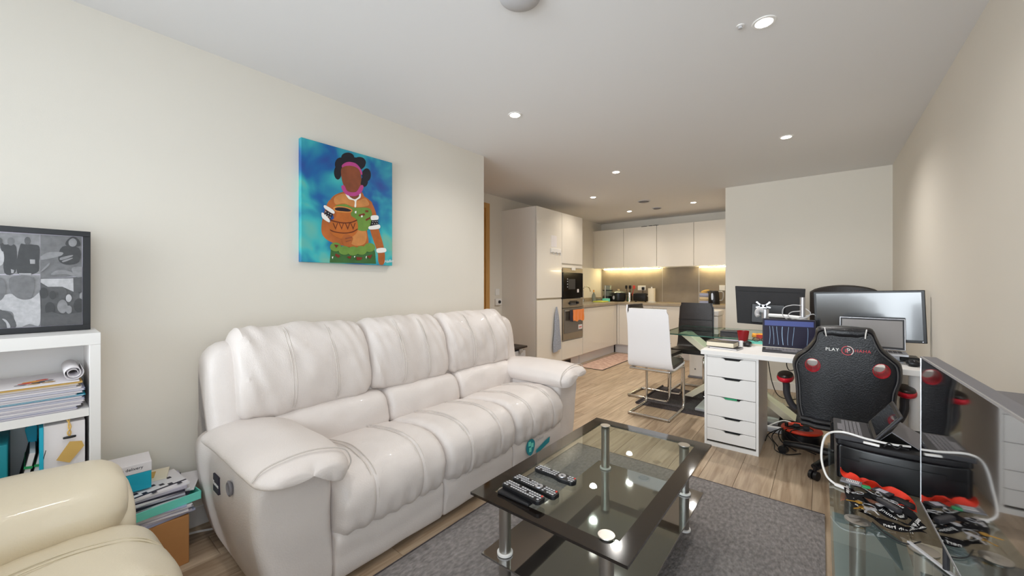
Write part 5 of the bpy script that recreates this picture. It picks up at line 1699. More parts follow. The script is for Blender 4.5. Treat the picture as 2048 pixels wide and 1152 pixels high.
for cx_ in (-.43, -.37):
    sp_.tube([(cx_ + .024 * math.cos(a), 3.80 + .004 * math.sin(a), DZ + .045 + .017 * math.sin(a)) for a in [2 * PI * i / 16 for i in range(16)]], .0022, 6, closed=True)
sp_.tube([(-.406, 3.80, DZ + .047), (-.394, 3.80, DZ + .047)], .002, 6)
sp_.build('frame', 'leather_brown', t)
sp_ = M().tube([(-.454, 3.80, DZ + .05), (-.455, 3.90, DZ + .045)], .002, 6).tube([(-.346, 3.80, DZ + .05), (-.35, 3.90, DZ + .045)], .002, 6)
sp_.build('temple', 'leather_brown', t)
t = thing('papers', 'pile of green-printed papers under the spectacles', 'papers', (-.41, 3.79, DZ), R(8), world_parts=False)
M().box(-.09, .10, -.05, .06, 0, .014).build('sheets', 'paper_cream', t, smooth=False)
M().box(-.08, .10, -.045, .06, .0145, .026).build('top_sheets', 'mint', t, smooth=False)
t = thing('snack_packet', 'yellow and red crumpled snack packet behind the red tumbler', 'packet', (-.42, 4.12, .7525))
cushion(-.42, 4.12, .7525 + .022, .16, .09, .04, .015, n=8, deform=lambda P, q_: P + Vector((0, 0, .010 * noise.noise(P * 40)))).build('bag', 'print_orange', t)
M().box(-.46, -.37, 4.07, 4.08, .755, .79).build('print', 'print_red', t, smooth=False)
solo(M().box(-.37, -.20, 4.0, 4.08, .7525, .772), 'red_book', 'print_red', 'red-covered booklet beside the snack packet', 'booklet', smooth=False, bevel=.002)
t = thing('green_bottle', 'small green and white tub beside the striped laptop screen', 'tub', (-.27, 3.83, DZ))
M().cyl((-.315, 3.83), .017, DZ, DZ + .03, 16).build('base', 'white_plastic', t)
M().cyl((-.315, 3.83), .017, DZ + .03, DZ + .075, 16).build('body', 'print_green', t)

# laptop with the striped screen


def laptop(label, loc, rz, w, d, h, open_deg, body, screen, bez, pic=None, group=None, thick=.014):
    """hinge along local y = 0, keyboard towards -y"""
    t = thing('laptop', label, 'laptop', loc, rz, world_parts=False, group=group)
    M().box(-w / 2, w / 2, -d, 0, 0, thick).build('base', body, t, smooth=False, bevel=.003)
    k = M()
    for r_ in range(5):
        for c_ in range(13):
            x0 = -w / 2 + .022 + c_ * (w - .044) / 13
            y0 = -.025 - (r_ + 1) * (d * .55) / 5
            k.box(x0, x0 + (w - .044) / 13 - .003, y0, y0 + d * .55 / 5 - .003, thick, thick + .0015)
    k.build('key', 'dark_grey' if body != 'dark_grey' else 'mid_grey', t, smooth=False)
    M().box(-.045, .045, -d + .012, -d * .62 - .012, thick, thick + .0005).build('touchpad', 'mid_grey', t, smooth=False)
    L = Matrix.Translation((0, 0, thick)) @ Matrix.Rotation(R(90 - open_deg), 4, 'X')
    # screen plane: local x, z up; faces -y
    lid = M().box(-w / 2, w / 2, 0.0, .008, .004, h).xf(L).build('screen_lid', body, t, smooth=False, bevel=.003)
    M().box(-w / 2 + .005, w / 2 - .005, -.001, .0, .008, h - .005).xf(L).build('bezel', bez, lid, smooth=False)
    M().box(-w / 2 + .014, w / 2 - .014, -.002, -.001, .022, h - .016).xf(L).build('display', screen, lid, smooth=False)
    if pic:
        pic(lid, L, w, h)
    return t


def stripes(lid, L, w, h):
    b = M().box(-w / 2 + .014, w / 2 - .014, -.0026, -.002, h - .055, h - .016).xf(L)
    b.build('wallpaper', 'screen_blue', lid, smooth=False)
    for i, x in enumerate((-.125, -.10, -.07, -.035, .0, .03, .115)):
        x = x * w / .34
        pts = [(x + .006 * math.sin(q * 2.6 + i), -.0028, .024 + (h - .085) * q) for q in [j / 8 for j in range(9)]]
        m_ = M().ribbon(pts, .004 if i == 3 else .0022, .0006, side=(1, 0, 0)).xf(L)
        m_.build('wallpaper_line', 'screen_line', lid, smooth=False)


laptop('open grey laptop with blue striped wallpaper beside the monitor arm', (-.20, 3.63, DZ), R(5), .335, .19, .225, 96, 'dark_grey', 'screen_navy', 'screen_navy', stripes)
t2 = thing('laptop_stand', 'low grey laptop stand under the laptop in front of the large screen', 'stand', (.27, 3.56, DZ))
M().box(.13, .41, 3.50, 3.62, DZ, DZ + .006).build('base', 'silver', t2, smooth=False)
M().box(.14, .40, 3.60, 3.612, DZ + .006, DZ + .045).build('riser', 'silver', t2, smooth=False)
laptop('open silver laptop with blank grey screen in front of the large screen', (.265, 3.62, DZ + .047), R(-2), .335, .17, .215, 98, 'silver', 'tablet_screen', 'dark_grey')
# big monitor, screen to the camera
t = thing('monitor', 'large widescreen monitor with its glossy screen facing the sofa', 'monitor', (.24, 3.80, DZ))
mw = Matrix.Translation((.245, 3.74, 1.015)) @ Matrix.Rotation(R(-2.0), 4, 'Y') @ Matrix.Rotation(R(-7), 4, 'Z')
fr_ = M().box(-.295, .295, 0, .03, -.178, .178).xf(mw).build('casing', 'black_plastic', t, smooth=False, bevel=.004)
M().box(-.277, .277, -.001, .0, -.158, .163).xf(mw).build('display', 'monitor_screen', fr_, smooth=False)
M().lathe([(0, -.002), (.003, -.002), (.003, 0), (0, 0)], n=10, axis=1, base=(.275, 0, -.168)).xf(mw).build('power_light', 'silver', fr_)
M().box(.22, .27, 3.785, 3.80, .745, 1.0).build('stand_neck', 'dark_grey', t, smooth=False)
M().box(.12, .37, 3.70, 3.85, DZ, DZ + .012).build('stand_foot', 'dark_grey', t, smooth=False, bevel=.004)
# back of the other monitor on the glass table
t = thing('monitor', 'black monitor seen from behind on the glass table', 'monitor', (-.39, 4.35, .7525))
mw = Matrix.Translation((-.395, 4.32, 1.035)) @ Matrix.Rotation(R(2.0), 4, 'Y') @ Matrix.Rotation(R(2), 4, 'Z')
cs = M().prism([(-.275, .182), (.275, .176), (.268, -.178), (-.245, -.178)], 0, .03, lambda u, v, w: (u, w, v)).xf(mw).build('casing', 'black_matt', t, smooth=False, bevel=.005)
M().box(-.25, .24, -.002, .0, .135, .139).xf(mw).build('groove', 'rubber', cs, smooth=False)
M().box(-.13, .13, -.018, -.001, -.16, .02).xf(mw).build('rear_housing', 'black_plastic', cs, smooth=False, bevel=.006)
M().box(-.42, -.36, 4.30, 4.315, .76, .95).build('stand_neck', 'dark_grey', t, smooth=False)
M().box(-.50, -.28, 4.25, 4.43, .7525, .765).build('stand_foot', 'dark_grey', t, smooth=False, bevel=.004)
# monitor arm
t = thing('screen_mount', 'silver monitor arm with bare mounting plate clamped to the desk back edge', 'monitor arm', (-.115, 3.82, DZ))
M().box(-.165, -.07, 3.78, 3.862, DZ, DZ + .02).build('clamp', 'silver', t, bevel=.003)
M().cyl((-.12, 3.82), .018, DZ + .02, 1.137, 22).build('pole', 'silver', t)
M().cyl((-.12, 3.82), .032, .945, .985, 22).build('collar', 'light_grey', t)
M().tube([(-.13, 3.81, .975), (-.24, 3.80, .985), (-.345, 3.79, .988)], .014, 12).build('lower_arm', 'white_plastic', t)
M().cyl((-.365, 3.79), .026, .958, 1.035, 22).build('joint', 'silver', t)
M().tube(catmull([(-.375, 3.78, 1.02), (-.41, 3.765, 1.03), (-.42, 3.75, 1.00), (-.41, 3.74, .98)], 4), .017, 10).build('elbow', 'light_grey', t)
hd_ = M()
for sx, sz in ((-1, 1), (1, 1), (-1, -.3), (1, -.3)):
    hd_.obox((-.375 + sx * .028, 3.745, 1.062 + sz * .018), (.048, .006, .012), Matrix.Rotation(-sx * sz * R(42), 3, 'Y'))
hd_.box(-.40, -.35, 3.742, 3.748, 1.045, 1.075)
hd_.build('mounting_plate', 'silver', t, smooth=False, bevel=.001)
for sx, sz in ((-1, 1), (1, 1)):
    M().lathe([(.003, -.004), (.007, -.004), (.007, .004), (.003, .004)], n=12, axis=1, base=(-.375 + sx * .043, 3.745, 1.062 + sz * .032)).build('bolt_ring', 'silver', t)
for i, pts in enumerate((((-.13, 3.80, 1.075), (-.19, 3.79, 1.075), (-.24, 3.78, 1.05), (-.245, 3.78, .99), (-.20, 3.78, .95)),
                         ((-.10, 3.79, 1.05), (-.07, 3.78, 1.02), (-.09, 3.78, .985), (-.16, 3.78, .96), (-.21, 3.78, .985), (-.19, 3.78, 1.02), (-.13, 3.79, 1.03)),
                         ((-.10, 3.80, .99), (-.05, 3.78, 1.01), (-.03, 3.78, .97), (-.05, 3.79, .90), (-.03, 3.80, .80), (-.02, 3.80, .745)))):
    solo(M().tube(catmull(pts, 5), .0035, 6), 'monitor_cable', 'light_grey', ('pale cable arching out from the silver arm pole', 'pale cable loop coiled around the silver arm pole', 'pale cable dropping beside the arm to the desktop')[i], 'cable')
t = thing('external_drive', 'black drive box at the right-wall end of the desk', 'drive', (.45, 3.62, DZ))
M().box(.40, .49, 3.57, 3.69, DZ, DZ + .03).build('casing', 'black_plastic', t, bevel=.004)
t = thing('computer_mouse', 'black mouse in front of the drive box at the desk end', 'mouse', (.44, 3.42, DZ))
cushion(.44, 3.42, DZ + .018, .062, .10, .035, .016, puff=.004, n=6).build('body', 'black_plastic', t)
M().box(.438, .442, 3.37, 3.40, DZ + .034, DZ + .0385).build('wheel', 'mid_grey', t)

# ================================================================ UNDER THE DESK
cx, cy = -.125, 3.77
t = thing('cable_reel', 'orange-red topped extension cable reel on the floor under the desk', 'cable reel', (cx, cy, 0))
M().lathe([(0, .0), (.12, .0), (.13, .012), (.13, .085), (.12, .095), (0, .095)], (0, 0), 36).shift((cx, cy, 0)).build('drum', 'black_plastic', t)
M().lathe([(.075, .097), (.128, .097), (.134, .105), (.128, .116), (.08, .116), (.075, .11)], (0, 0), 36).shift((cx, cy, 0)).build('rim', 'red_reel', t)
M().cyl((cx, cy), .073, .096, .106, 28).build('hub', 'mid_grey', t)
M().cyl((cx - .095, cy - .02), .012, .117, .145, 12).build('crank_knob', 'black_plastic', t)
for dx, dy in ((-.03, 0), (.03, -.01)):
    cushion(cx + dx, cy + dy, .125, .045, .045, .035, .01, n=4).build('plug', 'black_matt', t)
rr = random.Random(5)
for i in range(5):
    pts = [(cx + .02 * i - .05, cy, .13)]
    a = 2.2 + i * .5
    for k_ in range(4):
        pts.append((cx + (.09 + .05 * k_) * math.cos(a + k_ * .5) - .02, cy + (.08 + .035 * k_) * math.sin(a + k_ * .5) - .06, max(.010, .11 - .035 * k_)))
    solo(M().tube(catmull(pts, 6), .004, 6), 'tangled_cable', 'black_plastic', ('black cable in the reel tangle, %s' % ('lying nearest the caster', 'second from the chair leg', 'looping out furthest towards the drawers', 'curling behind the reel', 'closest to the wall side')[i]), 'cable', 'black cables tangled around the reel')
for i, (pts, lb) in enumerate(((((-.34, 3.72, .02), (-.29, 3.60, .008), (-.27, 3.46, .008), (-.20, 3.42, .008), (-.12, 3.5, .008)), 'black cable looping over the floor beside the drawer unit'),
                               (((-.35, 3.84, .60), (-.32, 3.84, .42), (-.27, 3.84, .32), (-.16, 3.80, .33), (-.13, 3.78, .42)), 'thin black cable hanging in a swag beneath the desk'),
                               (((-.18, 3.80, .69), (-.22, 3.78, .62), (-.20, 3.75, .56), (-.14, 3.74, .60), (-.12, 3.74, .69)), 'short black cable loop hanging beneath the desktop'))):
    solo(M().tube(catmull(pts, 6), .0035, 6), 'black_cable', 'black_plastic', lb, 'cable')
t = thing('power_strip', 'pale grey power adapter with white lead beside the cable reel', 'adapter', (-.29, 3.86, 0))
cushion(-.30, 3.88, .03, .14, .06, .05, .015, n=5).build('body', 'light_grey', t)
M().tube(catmull([(-.24, 3.88, .04), (-.19, 3.92, .09), (-.26, 4.0, .08), (-.36, 3.98, .02)], 5), .005, 6).build('lead', 'white_plastic', t)

# ================================================================ GAMING CHAIR
gx, gy = .10, 3.36
t = thing('gaming_chair', 'black racing-style gaming chair with red armrests seen from behind', 'chair', (gx, gy, 0))
outl = [(-.023, .977), (.04, .99), (.107, .993), (.18, .99), (.226, .983), (.246, .931), (.27, .877), (.31, .834), (.346, .79), (.350, .706), (.332, .632), (.326, .554), (.327, .47),
        (.30, .395), (.21, .362), (.107, .358), (.0, .358), (-.08, .362), (-.112, .40), (-.127, .482), (-.131, .588), (-.138, .676), (-.148, .746), (-.124, .802), (-.075, .851), (-.038, .915)]
oc = [(p.x, p.y) for p in catmull([(a, b, 0) for a, b in outl], 3, True)]
cxm = .105
zc_ = .66
hole = [(-.045, .745), (.262, .750)]


def yback(x, z):
    # slightly reclined towards the camera at the top, wings wrapping forward
    return 3.045 + .10 * (z - .4) * -0.35 + .55 * max(0, abs(x - cxm) - .12) ** 1.6


def offs(k, x, z):
    return (cxm + (x - cxm) * k, zc_ + (z - zc_) * k)


hr = (.036, .040)


def ring(h, n=24, s=1.0):
    return [(h[0] + hr[0] * s * math.cos(2 * PI * i / n), h[1] + hr[1] * s * math.sin(2 * PI * i / n)) for i in range(n)]


def with_holes(loop, y_of, name, m_, parent):
    """filled plate with the two round openings cut out (bmesh triangle fill)"""
    import bmesh
    bm = bmesh.new()
    es = []
    for lp in (loop, ring(hole[0]), ring(hole[1])):
        vs = [bm.verts.new((x, y_of(x, z), z)) for x, z in lp]
        es += [bm.edges.new((vs[i], vs[(i + 1) % len(vs)])) for i in range(len(vs))]
    bmesh.ops.triangle_fill(bm, use_beauty=True, use_dissolve=False, edges=es, normal=(0, -1, 0))
    bmesh.ops.subdivide_edges(bm, edges=[e for e in bm.edges if not e.is_boundary and e.calc_length() > .06], cuts=2, use_grid_fill=True)
    for v in bm.verts:
        v.co.y = y_of(v.co.x, v.co.z)
    bmesh.ops.triangulate(bm, faces=bm.faces)
    mb = M()
    mb.add([v.co.copy() for v in bm.verts], [[v.index for v in f.verts] for f in bm.faces])
    bm.verts.index_update()
    mb.f = [[v.index for v in f.verts] for f in bm.faces]
    bm.free()
    return mb.build(name, m_, parent)


back = thing  # keep the linter quiet
inner_loop = [offs(.90, x, z) for x, z in oc]
with_holes(inner_loop, lambda x, z: yback(x, z) - .035, 'back_cover', 'leather_black', t)
# bolster rim: rounded tube-like border
secs = []
for k_, dy in ((.90, -.035), (.915, -.046), (.945, -.052), (.98, -.040), (1.0, -.012), (1.0, .03), (.975, .06), (.93, .072), (.88, .068)):
    secs.append([(lambda p: (p[0], yback(*p) + dy, p[1]))(offs(k_, x, z)) for x, z in oc])
M().loft(secs, cap=False).build('side_bolster', 'leather_black', t)
front_loop = [offs(.88, x, z) for x, z in oc]
with_holes(front_loop, lambda x, z: yback(x, z) + .068, 'front_padding', 'leather_black', t)
for h in hole:
    a_, b_ = ring(h, 24, 1.06), ring(h, 24, 1.0)
    secs = [[(x, yback(x, z) - .038, z) for x, z in a_], [(x, yback(x, z) - .040, z) for x, z in b_], [(x - .003, yback(x, z) + .060, z + .007) for x, z in ring(h, 24, .74)], [(x - .003, yback(x, z) + .070, z + .007) for x, z in ring(h, 24, .76)], [(x, yback(x, z) + .072, z) for x, z in ring(h, 24, 1.06)]]
    M().loft(secs, cap=False).build('belt_opening', 'red_shell', t)
pp = M()
lp = [offs(.905, x, z) for x, z in oc]
pp.tube([(x, yback(x, z) - .047, z) for x, z in lp], .0035, 6, closed=True)
pp.build('piping', 'piping_grey', t)
# head pad on top and its white seams, lower pad
mb = cushion(.104, yback(.1, .96) - .022, .957, .205, .085, .055, .026, n=8, deform=lambda P, q_: P + Vector((0, 0, .003 * math.sin(P.x * 90))))
mb.build('head_pad', 'leather_black', t)
pp = M()
for x in (.012, .197):
    pp.tube([(x, yback(x, .96) - .070, .985), (x + (.004 if x < .1 else -.004), yback(x, .96) - .071, .96), (x + (.008 if x < .1 else -.006), yback(x, .95) - .062, .932)], .003, 6)
pp.build('seam', 'white_plastic', t)
for z, r_ in ((.405, .018), (.375, .022)):
    M().tube([(x, yback(x, z) - .05, z + (.006 if abs(x - cxm) > .15 else 0)) for x in [-.10 + .41 * i / 12 for i in range(13)]], r_, 10, flat=.8).build('lower_roll', 'leather_black', t)
# seat
cushion(gx + .005, 3.30, .42, .46, .48, .10, .045, puff=.015, n=8).build('seat', 'leather_black', t)
M().box(gx - .10, gx + .11, 3.22, 3.44, .34, .365).build('tilt_mechanism', 'black_plastic', t, bevel=.005)
M().cyl((gx, gy), .026, .10, .345, 18).build('gas_lift', 'black_plastic', t)
M().cyl((gx, gy), .045, .07, .13, 20).build('hub', 'black_plastic', t)
base_pts = [(-.213, 3.455), (-.035, 3.115), (.30, 3.13), (.40, 3.43), (.08, 3.69)]
for i, (x, y) in enumerate(base_pts):
    lg = M().tube([(gx, gy, .10), (gx + (x - gx) * .5, gy + (y - gy) * .5, .098), (x, y, .078)], [.036, .031, .024], 10, flat=.8).build('leg', 'black_plastic', t)
    M().tube([(x, y, .085), (x, y, .055)], .010, 8).build('stem', 'black_plastic', lg)
    dirv = Vector((x - gx, y - gy, 0)).normalized()
    sd = Vector((-dirv.y, dirv.x, 0))
    cst = M()
    for s in (-1, 1):
        c_ = Vector((x, y, .029)) + sd * s * .014 + dirv * .008
        cst.tube([c_ - sd * .009, c_ + sd * .009], .028, 18)
    cst.build('caster', 'black_plastic', lg)
# armrests
for sx, px in ((-1, -.200), (1, .392)):
    am = M().tube(catmull([(px + sx * -.062, 3.24, .40), (px + sx * -.035, 3.24, .43), (px + sx * -.012, 3.25, .49), (px + sx * -.008, 3.27, .545), (px, 3.29, .575)], 4), [.028] * 17, 12, flat=.75)
    ar = am.build('armrest', 'dark_grey', t)
    sph = [(math.cos(a), math.sin(a)) for a in [R(-90 + 15 * i) for i in range(13)]]
    for nm_, mt_, sc3, zz in (('armrest_shell', 'red_shell', (.050, .125, .030), .590), ('armrest_pad', 'leather_brown', (.046, .118, .021), .606)):
        eb = M().lathe([(max(0, math.copysign(abs(c_) ** .8, c_)) if abs(c_) > 1e-6 else 0, math.copysign(abs(s_) ** .9, s_)) for c_, s_ in sph], (0, 0), 28)
        eb.v = [(px + p[0] * sc3[0], 3.31 + p[1] * sc3[1], zz + p[2] * sc3[2]) for p in eb.v]
        eb.build(nm_, mt_, ar)
# lettering on the back
fr = lambda x, z: frame3((x - gx, yback(x, z) - .046 - gy, z), (1, 0, 0), (0, 0, 1))
text('lettering', 'PLAY', .026, 'white_plastic', t, fr(.047, .853), spacing=1.1)
text('lettering', 'HAHA', .024, 'red_shell', t, fr(.182, .855), spacing=1.1)
em = M()
em.lathe([(.0235, 0), (.027, 0), (.027, .001), (.0235, .001)], n=28, axis=1, base=(.1155, yback(.115, .853) - .0460, .853))
em.build('emblem_ring', 'red_shell', t)
text('emblem_letter', 'P', .034, 'white_plastic', t, fr(.1195, .853))
text('emblem_letter', 'R', .030, 'red_shell', t, frame3((.112 - gx, yback(.115, .853) - .0475 - gy, .850), (1, 0, 0), (0, 0, 1)))
M().tube([(.1155 + .0265 * math.cos(a), yback(.1155, .853) - .0475, .853 + .0265 * math.sin(a)) for a in [R(-50 + 140 * i / 12) for i in range(13)]], .0018, 5).build('emblem_arc', 'white_plastic', t)

# ================================================================ TV STAND AND TELEVISION
GZ = .45
t = thing('tv_stand', 'clear glass television stand with metal support discs by the near wall', 'tv stand', (.26, 1.8, 0))
sx0, sx1, sy0, sy1 = .022, .50, .95, 2.50
poly = [(sx0, sy0), (sx1, sy0), (sx1, sy1 - .12), (sx1 - .12, sy1), (sx0 + .015, sy1), (sx0, sy1 - .015)]
M().prism(poly, GZ - .010, GZ, lambda u, v, w: (u, v, w)).build('glass_top', 'grey_glass', t, smooth=False)
M().prism([(.035, 1.0), (.25, 1.0), (.25, 2.10), (.17, 2.20), (.035, 2.20)], .235, .243, lambda u, v, w: (u, v, w)).build('middle_shelf', 'frosted_glass', t, smooth=False)
M().prism([(u + (.03 if u < .2 else -.03), v + (.05 if v < 1.5 else -.08)) for u, v in poly], .045, .053, lambda u, v, w: (u, v, w)).build('lower_shelf', 'black_glass', t, smooth=False)
for x, y in ((.092, 1.725), (.235, 1.655), (.10, 2.36), (.42, 2.36), (.42, 1.12), (.10, 1.12)):
    M().cyl((x, y), .021, 0, GZ - .0105, 22).build('leg', 'brushed', t)
    M().lathe([(0, 0), (.033, 0), (.034, .003), (0, .004)], (0, 0), 28).shift((x, y, GZ + .0003)).build('top_disc', 'brushed', t)

# television: far edge at y 1.74, screen turned slightly
tf, tn = Vector((.239, 1.74, 0)), Vector((.239 + .027 * .73, 1.74 - .73, 0))
ex = (tn - tf).normalized()
en = Vector((-ex.y, ex.x, 0))
if en.x < 0: en = -en          # away from the room, towards the wall


def tvp(a, z, d):
    p = tf + ex * a + en * d
    return (p.x, p.y, z)


def tvbox(a0, a1, z0, z1, d0, d1):
    return M().add([tvp(a, z, d) for z in (z0, z1) for a, d in ((a0, d0), (a1, d0), (a1, d1), (a0, d1))],
                   [(0, 3, 2, 1), (4, 5, 6, 7), (0, 1, 5, 4), (1, 2, 6, 5), (2, 3, 7, 6), (3, 0, 4, 7)])


TW = .735
t = thing('television', 'flat television seen edge-on with dark mirror-like screen on the glass stand', 'television', (.30, 1.38, GZ))
tvbox(0, TW, .558, 1.016, .004, .036).build('casing', 'mid_grey', t, smooth=False, bevel=.002)
tvbox(.10, TW - .1, .60, .88, .0365, .062).build('rear_housing', 'dark_grey', t, smooth=False, bevel=.006)
b_ = M()
for q_ in (tvbox(0, .005, .558, 1.016, 0, .004), tvbox(TW - .005, TW, .558, 1.016, 0, .004), tvbox(.005, TW - .005, .558, .564, 0, .004), tvbox(.005, TW - .005, 1.011, 1.016, 0, .004)):
    b_.add(q_.v, q_.f)
b_.build('bezel', 'silver', t, smooth=False)
tvbox(.005, TW - .005, .564, 1.011, .001, .003).build('screen', 'screen_black', t, smooth=False)
for a in (.17, .60):
    p0 = Vector(tvp(a, 0, .01))
    sgn = 1 if a < .3 else -1
    d0 = Vector((-.50, .86 * sgn, 0))
    q0 = Vector((p0.x + .012, p0.y, .456))
    M().ribbon([q0 + d0 * .12, q0 + d0 * .115, q0 - d0 * .16], .011, .006, side=(1, .5 * sgn, 0)).build('foot', 'light_grey', t, smooth=False, bevel=.002)
    M().tube([(q0.x, q0.y, .458), (q0.x, q0.y, .566)], .007, 8).build('foot_neck', 'dark_grey', t)

# rack standing behind the television
t = thing('wall_rack', 'grey open tray with white boxes behind the television', 'tray', (.47, 1.85, GZ + .001))
M().box(.44, .545, 1.60, 1.61, .452, .872).box(.44, .545, 2.085, 2.095, .452, .872).box(.44, .545, 1.61, 2.085, .862, .872).box(.44, .545, 1.61, 2.085, .452, .462).build('frame', 'mid_grey', t, smooth=False, bevel=.001)
solo(M().box(.45, .54, 1.64, 2.07, .4625, .845), 'white_box', 'paper', 'white box inside the grey tray behind the television', 'box', smooth=False, bevel=.002)

# ================================================================ PRINTER AND LAPTOPS
t = thing('printer', 'wide black inkjet printer with rounded corners on the glass stand', 'printer', (.26, 2.2, GZ))
px0, px1, py0, py1 = .045, .475, 2.07, 2.36
pad([(px0, py0 + .02), (px0 + .012, py0 + .004), (px0 + .05, py0 - .012), (.16, py0 - .022), (.24, py0 - .024), (.32, py0 - .022), (px1 - .05, py0 - .012), (px1 - .012, py0 + .004), (px1, py0 + .02), (px1, py1), (px1 - .02, py1 + .015), (px0 + .02, py1 + .015), (px0, py1)],
    GZ + .002, GZ + .135, .008, 2, fn=lambda u, v, w: (u, v, w), nprof=4).build('body', 'black_plastic', t, angle=60)
pad([(px0 - .002, py0 + .02), (px0 + .010, py0 + .002), (px0 + .05, py0 - .016), (.16, py0 - .026), (.24, py0 - .028), (.32, py0 - .026), (px1 - .05, py0 - .016), (px1 - .010, py0 + .002), (px1 + .002, py0 + .02), (px1 + .002, py1), (px1 - .02, py1 + .017), (px0 + .02, py1 + .017), (px0 - .002, py1)],
    GZ + .137, GZ + .160, .007, 2, fn=lambda u, v, w: (u, v, w), nprof=4).build('scanner_lid', 'black_matt', t, angle=60)
mb = M()
mb.tube([(.062, py0 - .019, GZ + .088), (.115, py0 - .024, GZ + .088), (.115, py0 - .024, GZ + .103), (.40, py0 - .024, GZ + .103), (.40, py0 - .024, GZ + .088), (.46, py0 - .012, GZ + .088)], .0012, 4)
mb.build('paper_tray_outline', 'rubber', t)
PT = GZ + .1612
laptop('dark grey laptop with mid grey keys lying open on the printer', (.155, 2.18, PT), R(-90), .25, .115, .138, 125, 'dark_grey', 'screen_black', 'black_plastic', thick=.018)
t = thing('closed_laptop', 'flat grey tablet case propped in a tent shape on the printer near the television', 'tablet', (.235, 2.2, PT), R(-14), world_parts=False)
M().prism([(-.04, .0), (-.037, .0), (.0, .045), (.075, .002), (.075, .006), (.0, .050)], -.09, .09, lambda u, v, w: (u, w, v)).build('case', 'mid_grey', t, smooth=False, bevel=.001)
solo(M().tube(catmull([(.262, 2.09, PT + .012), (.21, 2.062, PT + .016), (.14, 2.045, PT + .024), (.06, 2.05, PT + .032), (.012, 2.10, .60), (-.002, 2.08, .52), (.012, 2.0, .475), (.04, 1.975, .456), (.052, 1.972, .4565)], 8), .004, 8),
     'charging_cable', 'white_plastic', 'white cable arching over the printer down to the glass stand', 'cable')
solo(cushion(.062, 1.962, .4565, .05, .016, .011, .004, n=4, mtx=Matrix.Rotation(R(-25), 3, 'Z')), 'cable_plug', 'white_plastic', 'white plug at the cable end by the red lanyard', 'plug')
solo(cushion(.150, 2.045, PT + .008, .048, .013, .009, .003, n=4, mtx=Matrix.Rotation(R(-12), 3, 'Z')), 'cable_adapter', 'white_plastic', 'white adapter stick lying at the printer front edge', 'adapter')
solo(M().tube(catmull([(.185, 2.045, PT + .006), (.20, 2.055, PT + .02), (.22, 2.05, PT + .006), (.235, 2.06, PT + .018), (.225, 2.075, PT + .006), (.255, 2.06, PT + .008)], 5), .0025, 6), 'cable_tie', 'black_matt',
     'small knot of dark wire on the printer edge beside the adapter', 'wire')

# ================================================================ LANYARDS AND KEYS ON THE GLASS


def strap(name, label, cat, pts, m_, w=.016, grp=None, tw=0.0, letters=None, zoff=0.0):
    c = catmull(pts, 7)
    sides = []
    for i, p in enumerate(c):
        tg = (c[min(i + 1, len(c) - 1)] - c[max(i - 1, 0)]).normalized()
        s = tg.cross(Vector((0, 0, 1)))
        if s.length < .1: s = Vector((1, 0, 0))
        s.normalize()
        a = tw * math.sin(i * .35)
        sides.append(s * math.cos(a) + Vector((0, 0, 1)) * math.sin(a))
    mb = M().ribbon(c, w, .0012, side=sides)
    zs = min(p[2] for p in mb.v)
    org = (c[0].x, c[0].y, zs)
    o = mb.build(name, m_, None, origin=org)
    o.location = org
    ORG[o.name] = {'org': org}
    tag(o, label, cat, grp)
    if letters:
        k = 0
        for fr_ in letters:
            i = int(fr_ * (len(c) - 2))
            tg = (c[i + 1] - c[i]).normalized()
            sd = sides[i]
            nrm = sd.cross(tg)
            if nrm.z < 0:
                nrm, sd = -nrm, -sd
            up = nrm.cross(tg)
            q = frame3(c[i] + nrm * .0012 - Vector(org), tg, up)
            text('lettering', 'dionuf' if k % 2 == 0 else 'nerf dion', w * .8, 'white_plastic', o, q)
            k += 1
    return o


strap('lanyard', 'bright red lanyard folded along the printer base', 'lanyard',
      [(.16, 1.99, .470), (.12, 2.012, .478), (.085, 2.022, .488), (.066, 2.008, .500), (.075, 1.985, .498), (.11, 1.985, .490), (.16, 1.985, .486), (.205, 1.965, .482), (.245, 1.925, .476), (.235, 1.885, .470), (.20, 1.885, .464)], 'red_strap', .034, tw=1.1)
B = 'black lanyards printed with white lettering on the glass stand'
strap('lanyard', 'black white-lettered lanyard coiled nearest the glass stand edge', 'lanyard',
      [(.13, 1.84, .462), (.10, 1.90, .464), (.085, 1.93, .470), (.075, 1.90, .476), (.08, 1.85, .474), (.10, 1.80, .468), (.13, 1.77, .462), (.17, 1.74, .458), (.215, 1.745, .456), (.25, 1.775, .456)], 'lanyard_black', .024, B, .5, (.1, .35, .6, .85))
strap('lanyard', 'black white-lettered lanyard crossing over the keys', 'lanyard',
      [(.10, 1.93, .486), (.13, 1.90, .490), (.155, 1.86, .488), (.175, 1.82, .482), (.19, 1.80, .474), (.21, 1.82, .466), (.20, 1.87, .462), (.16, 1.92, .470)], 'lanyard_black', .024, B, .4, (.15, .4, .7))
strap('lanyard', 'black white-lettered lanyard loop close beside the television screen', 'lanyard',
      [(.15, 1.90, .474), (.19, 1.885, .478), (.225, 1.85, .474), (.24, 1.81, .466), (.225, 1.775, .462), (.19, 1.775, .468), (.15, 1.80, .480), (.12, 1.83, .484)], 'lanyard_black', .023, B, .6, (.2, .5, .8))
strap('lanyard', 'black lanyard lying flat on the glass in front of the keys', 'lanyard',
      [(.105, 1.80, .456), (.14, 1.77, .457), (.18, 1.755, .458), (.22, 1.76, .4575), (.25, 1.80, .4575), (.235, 1.84, .460), (.20, 1.86, .462)], 'lanyard_black', .024, B, .2, (.25, .6))
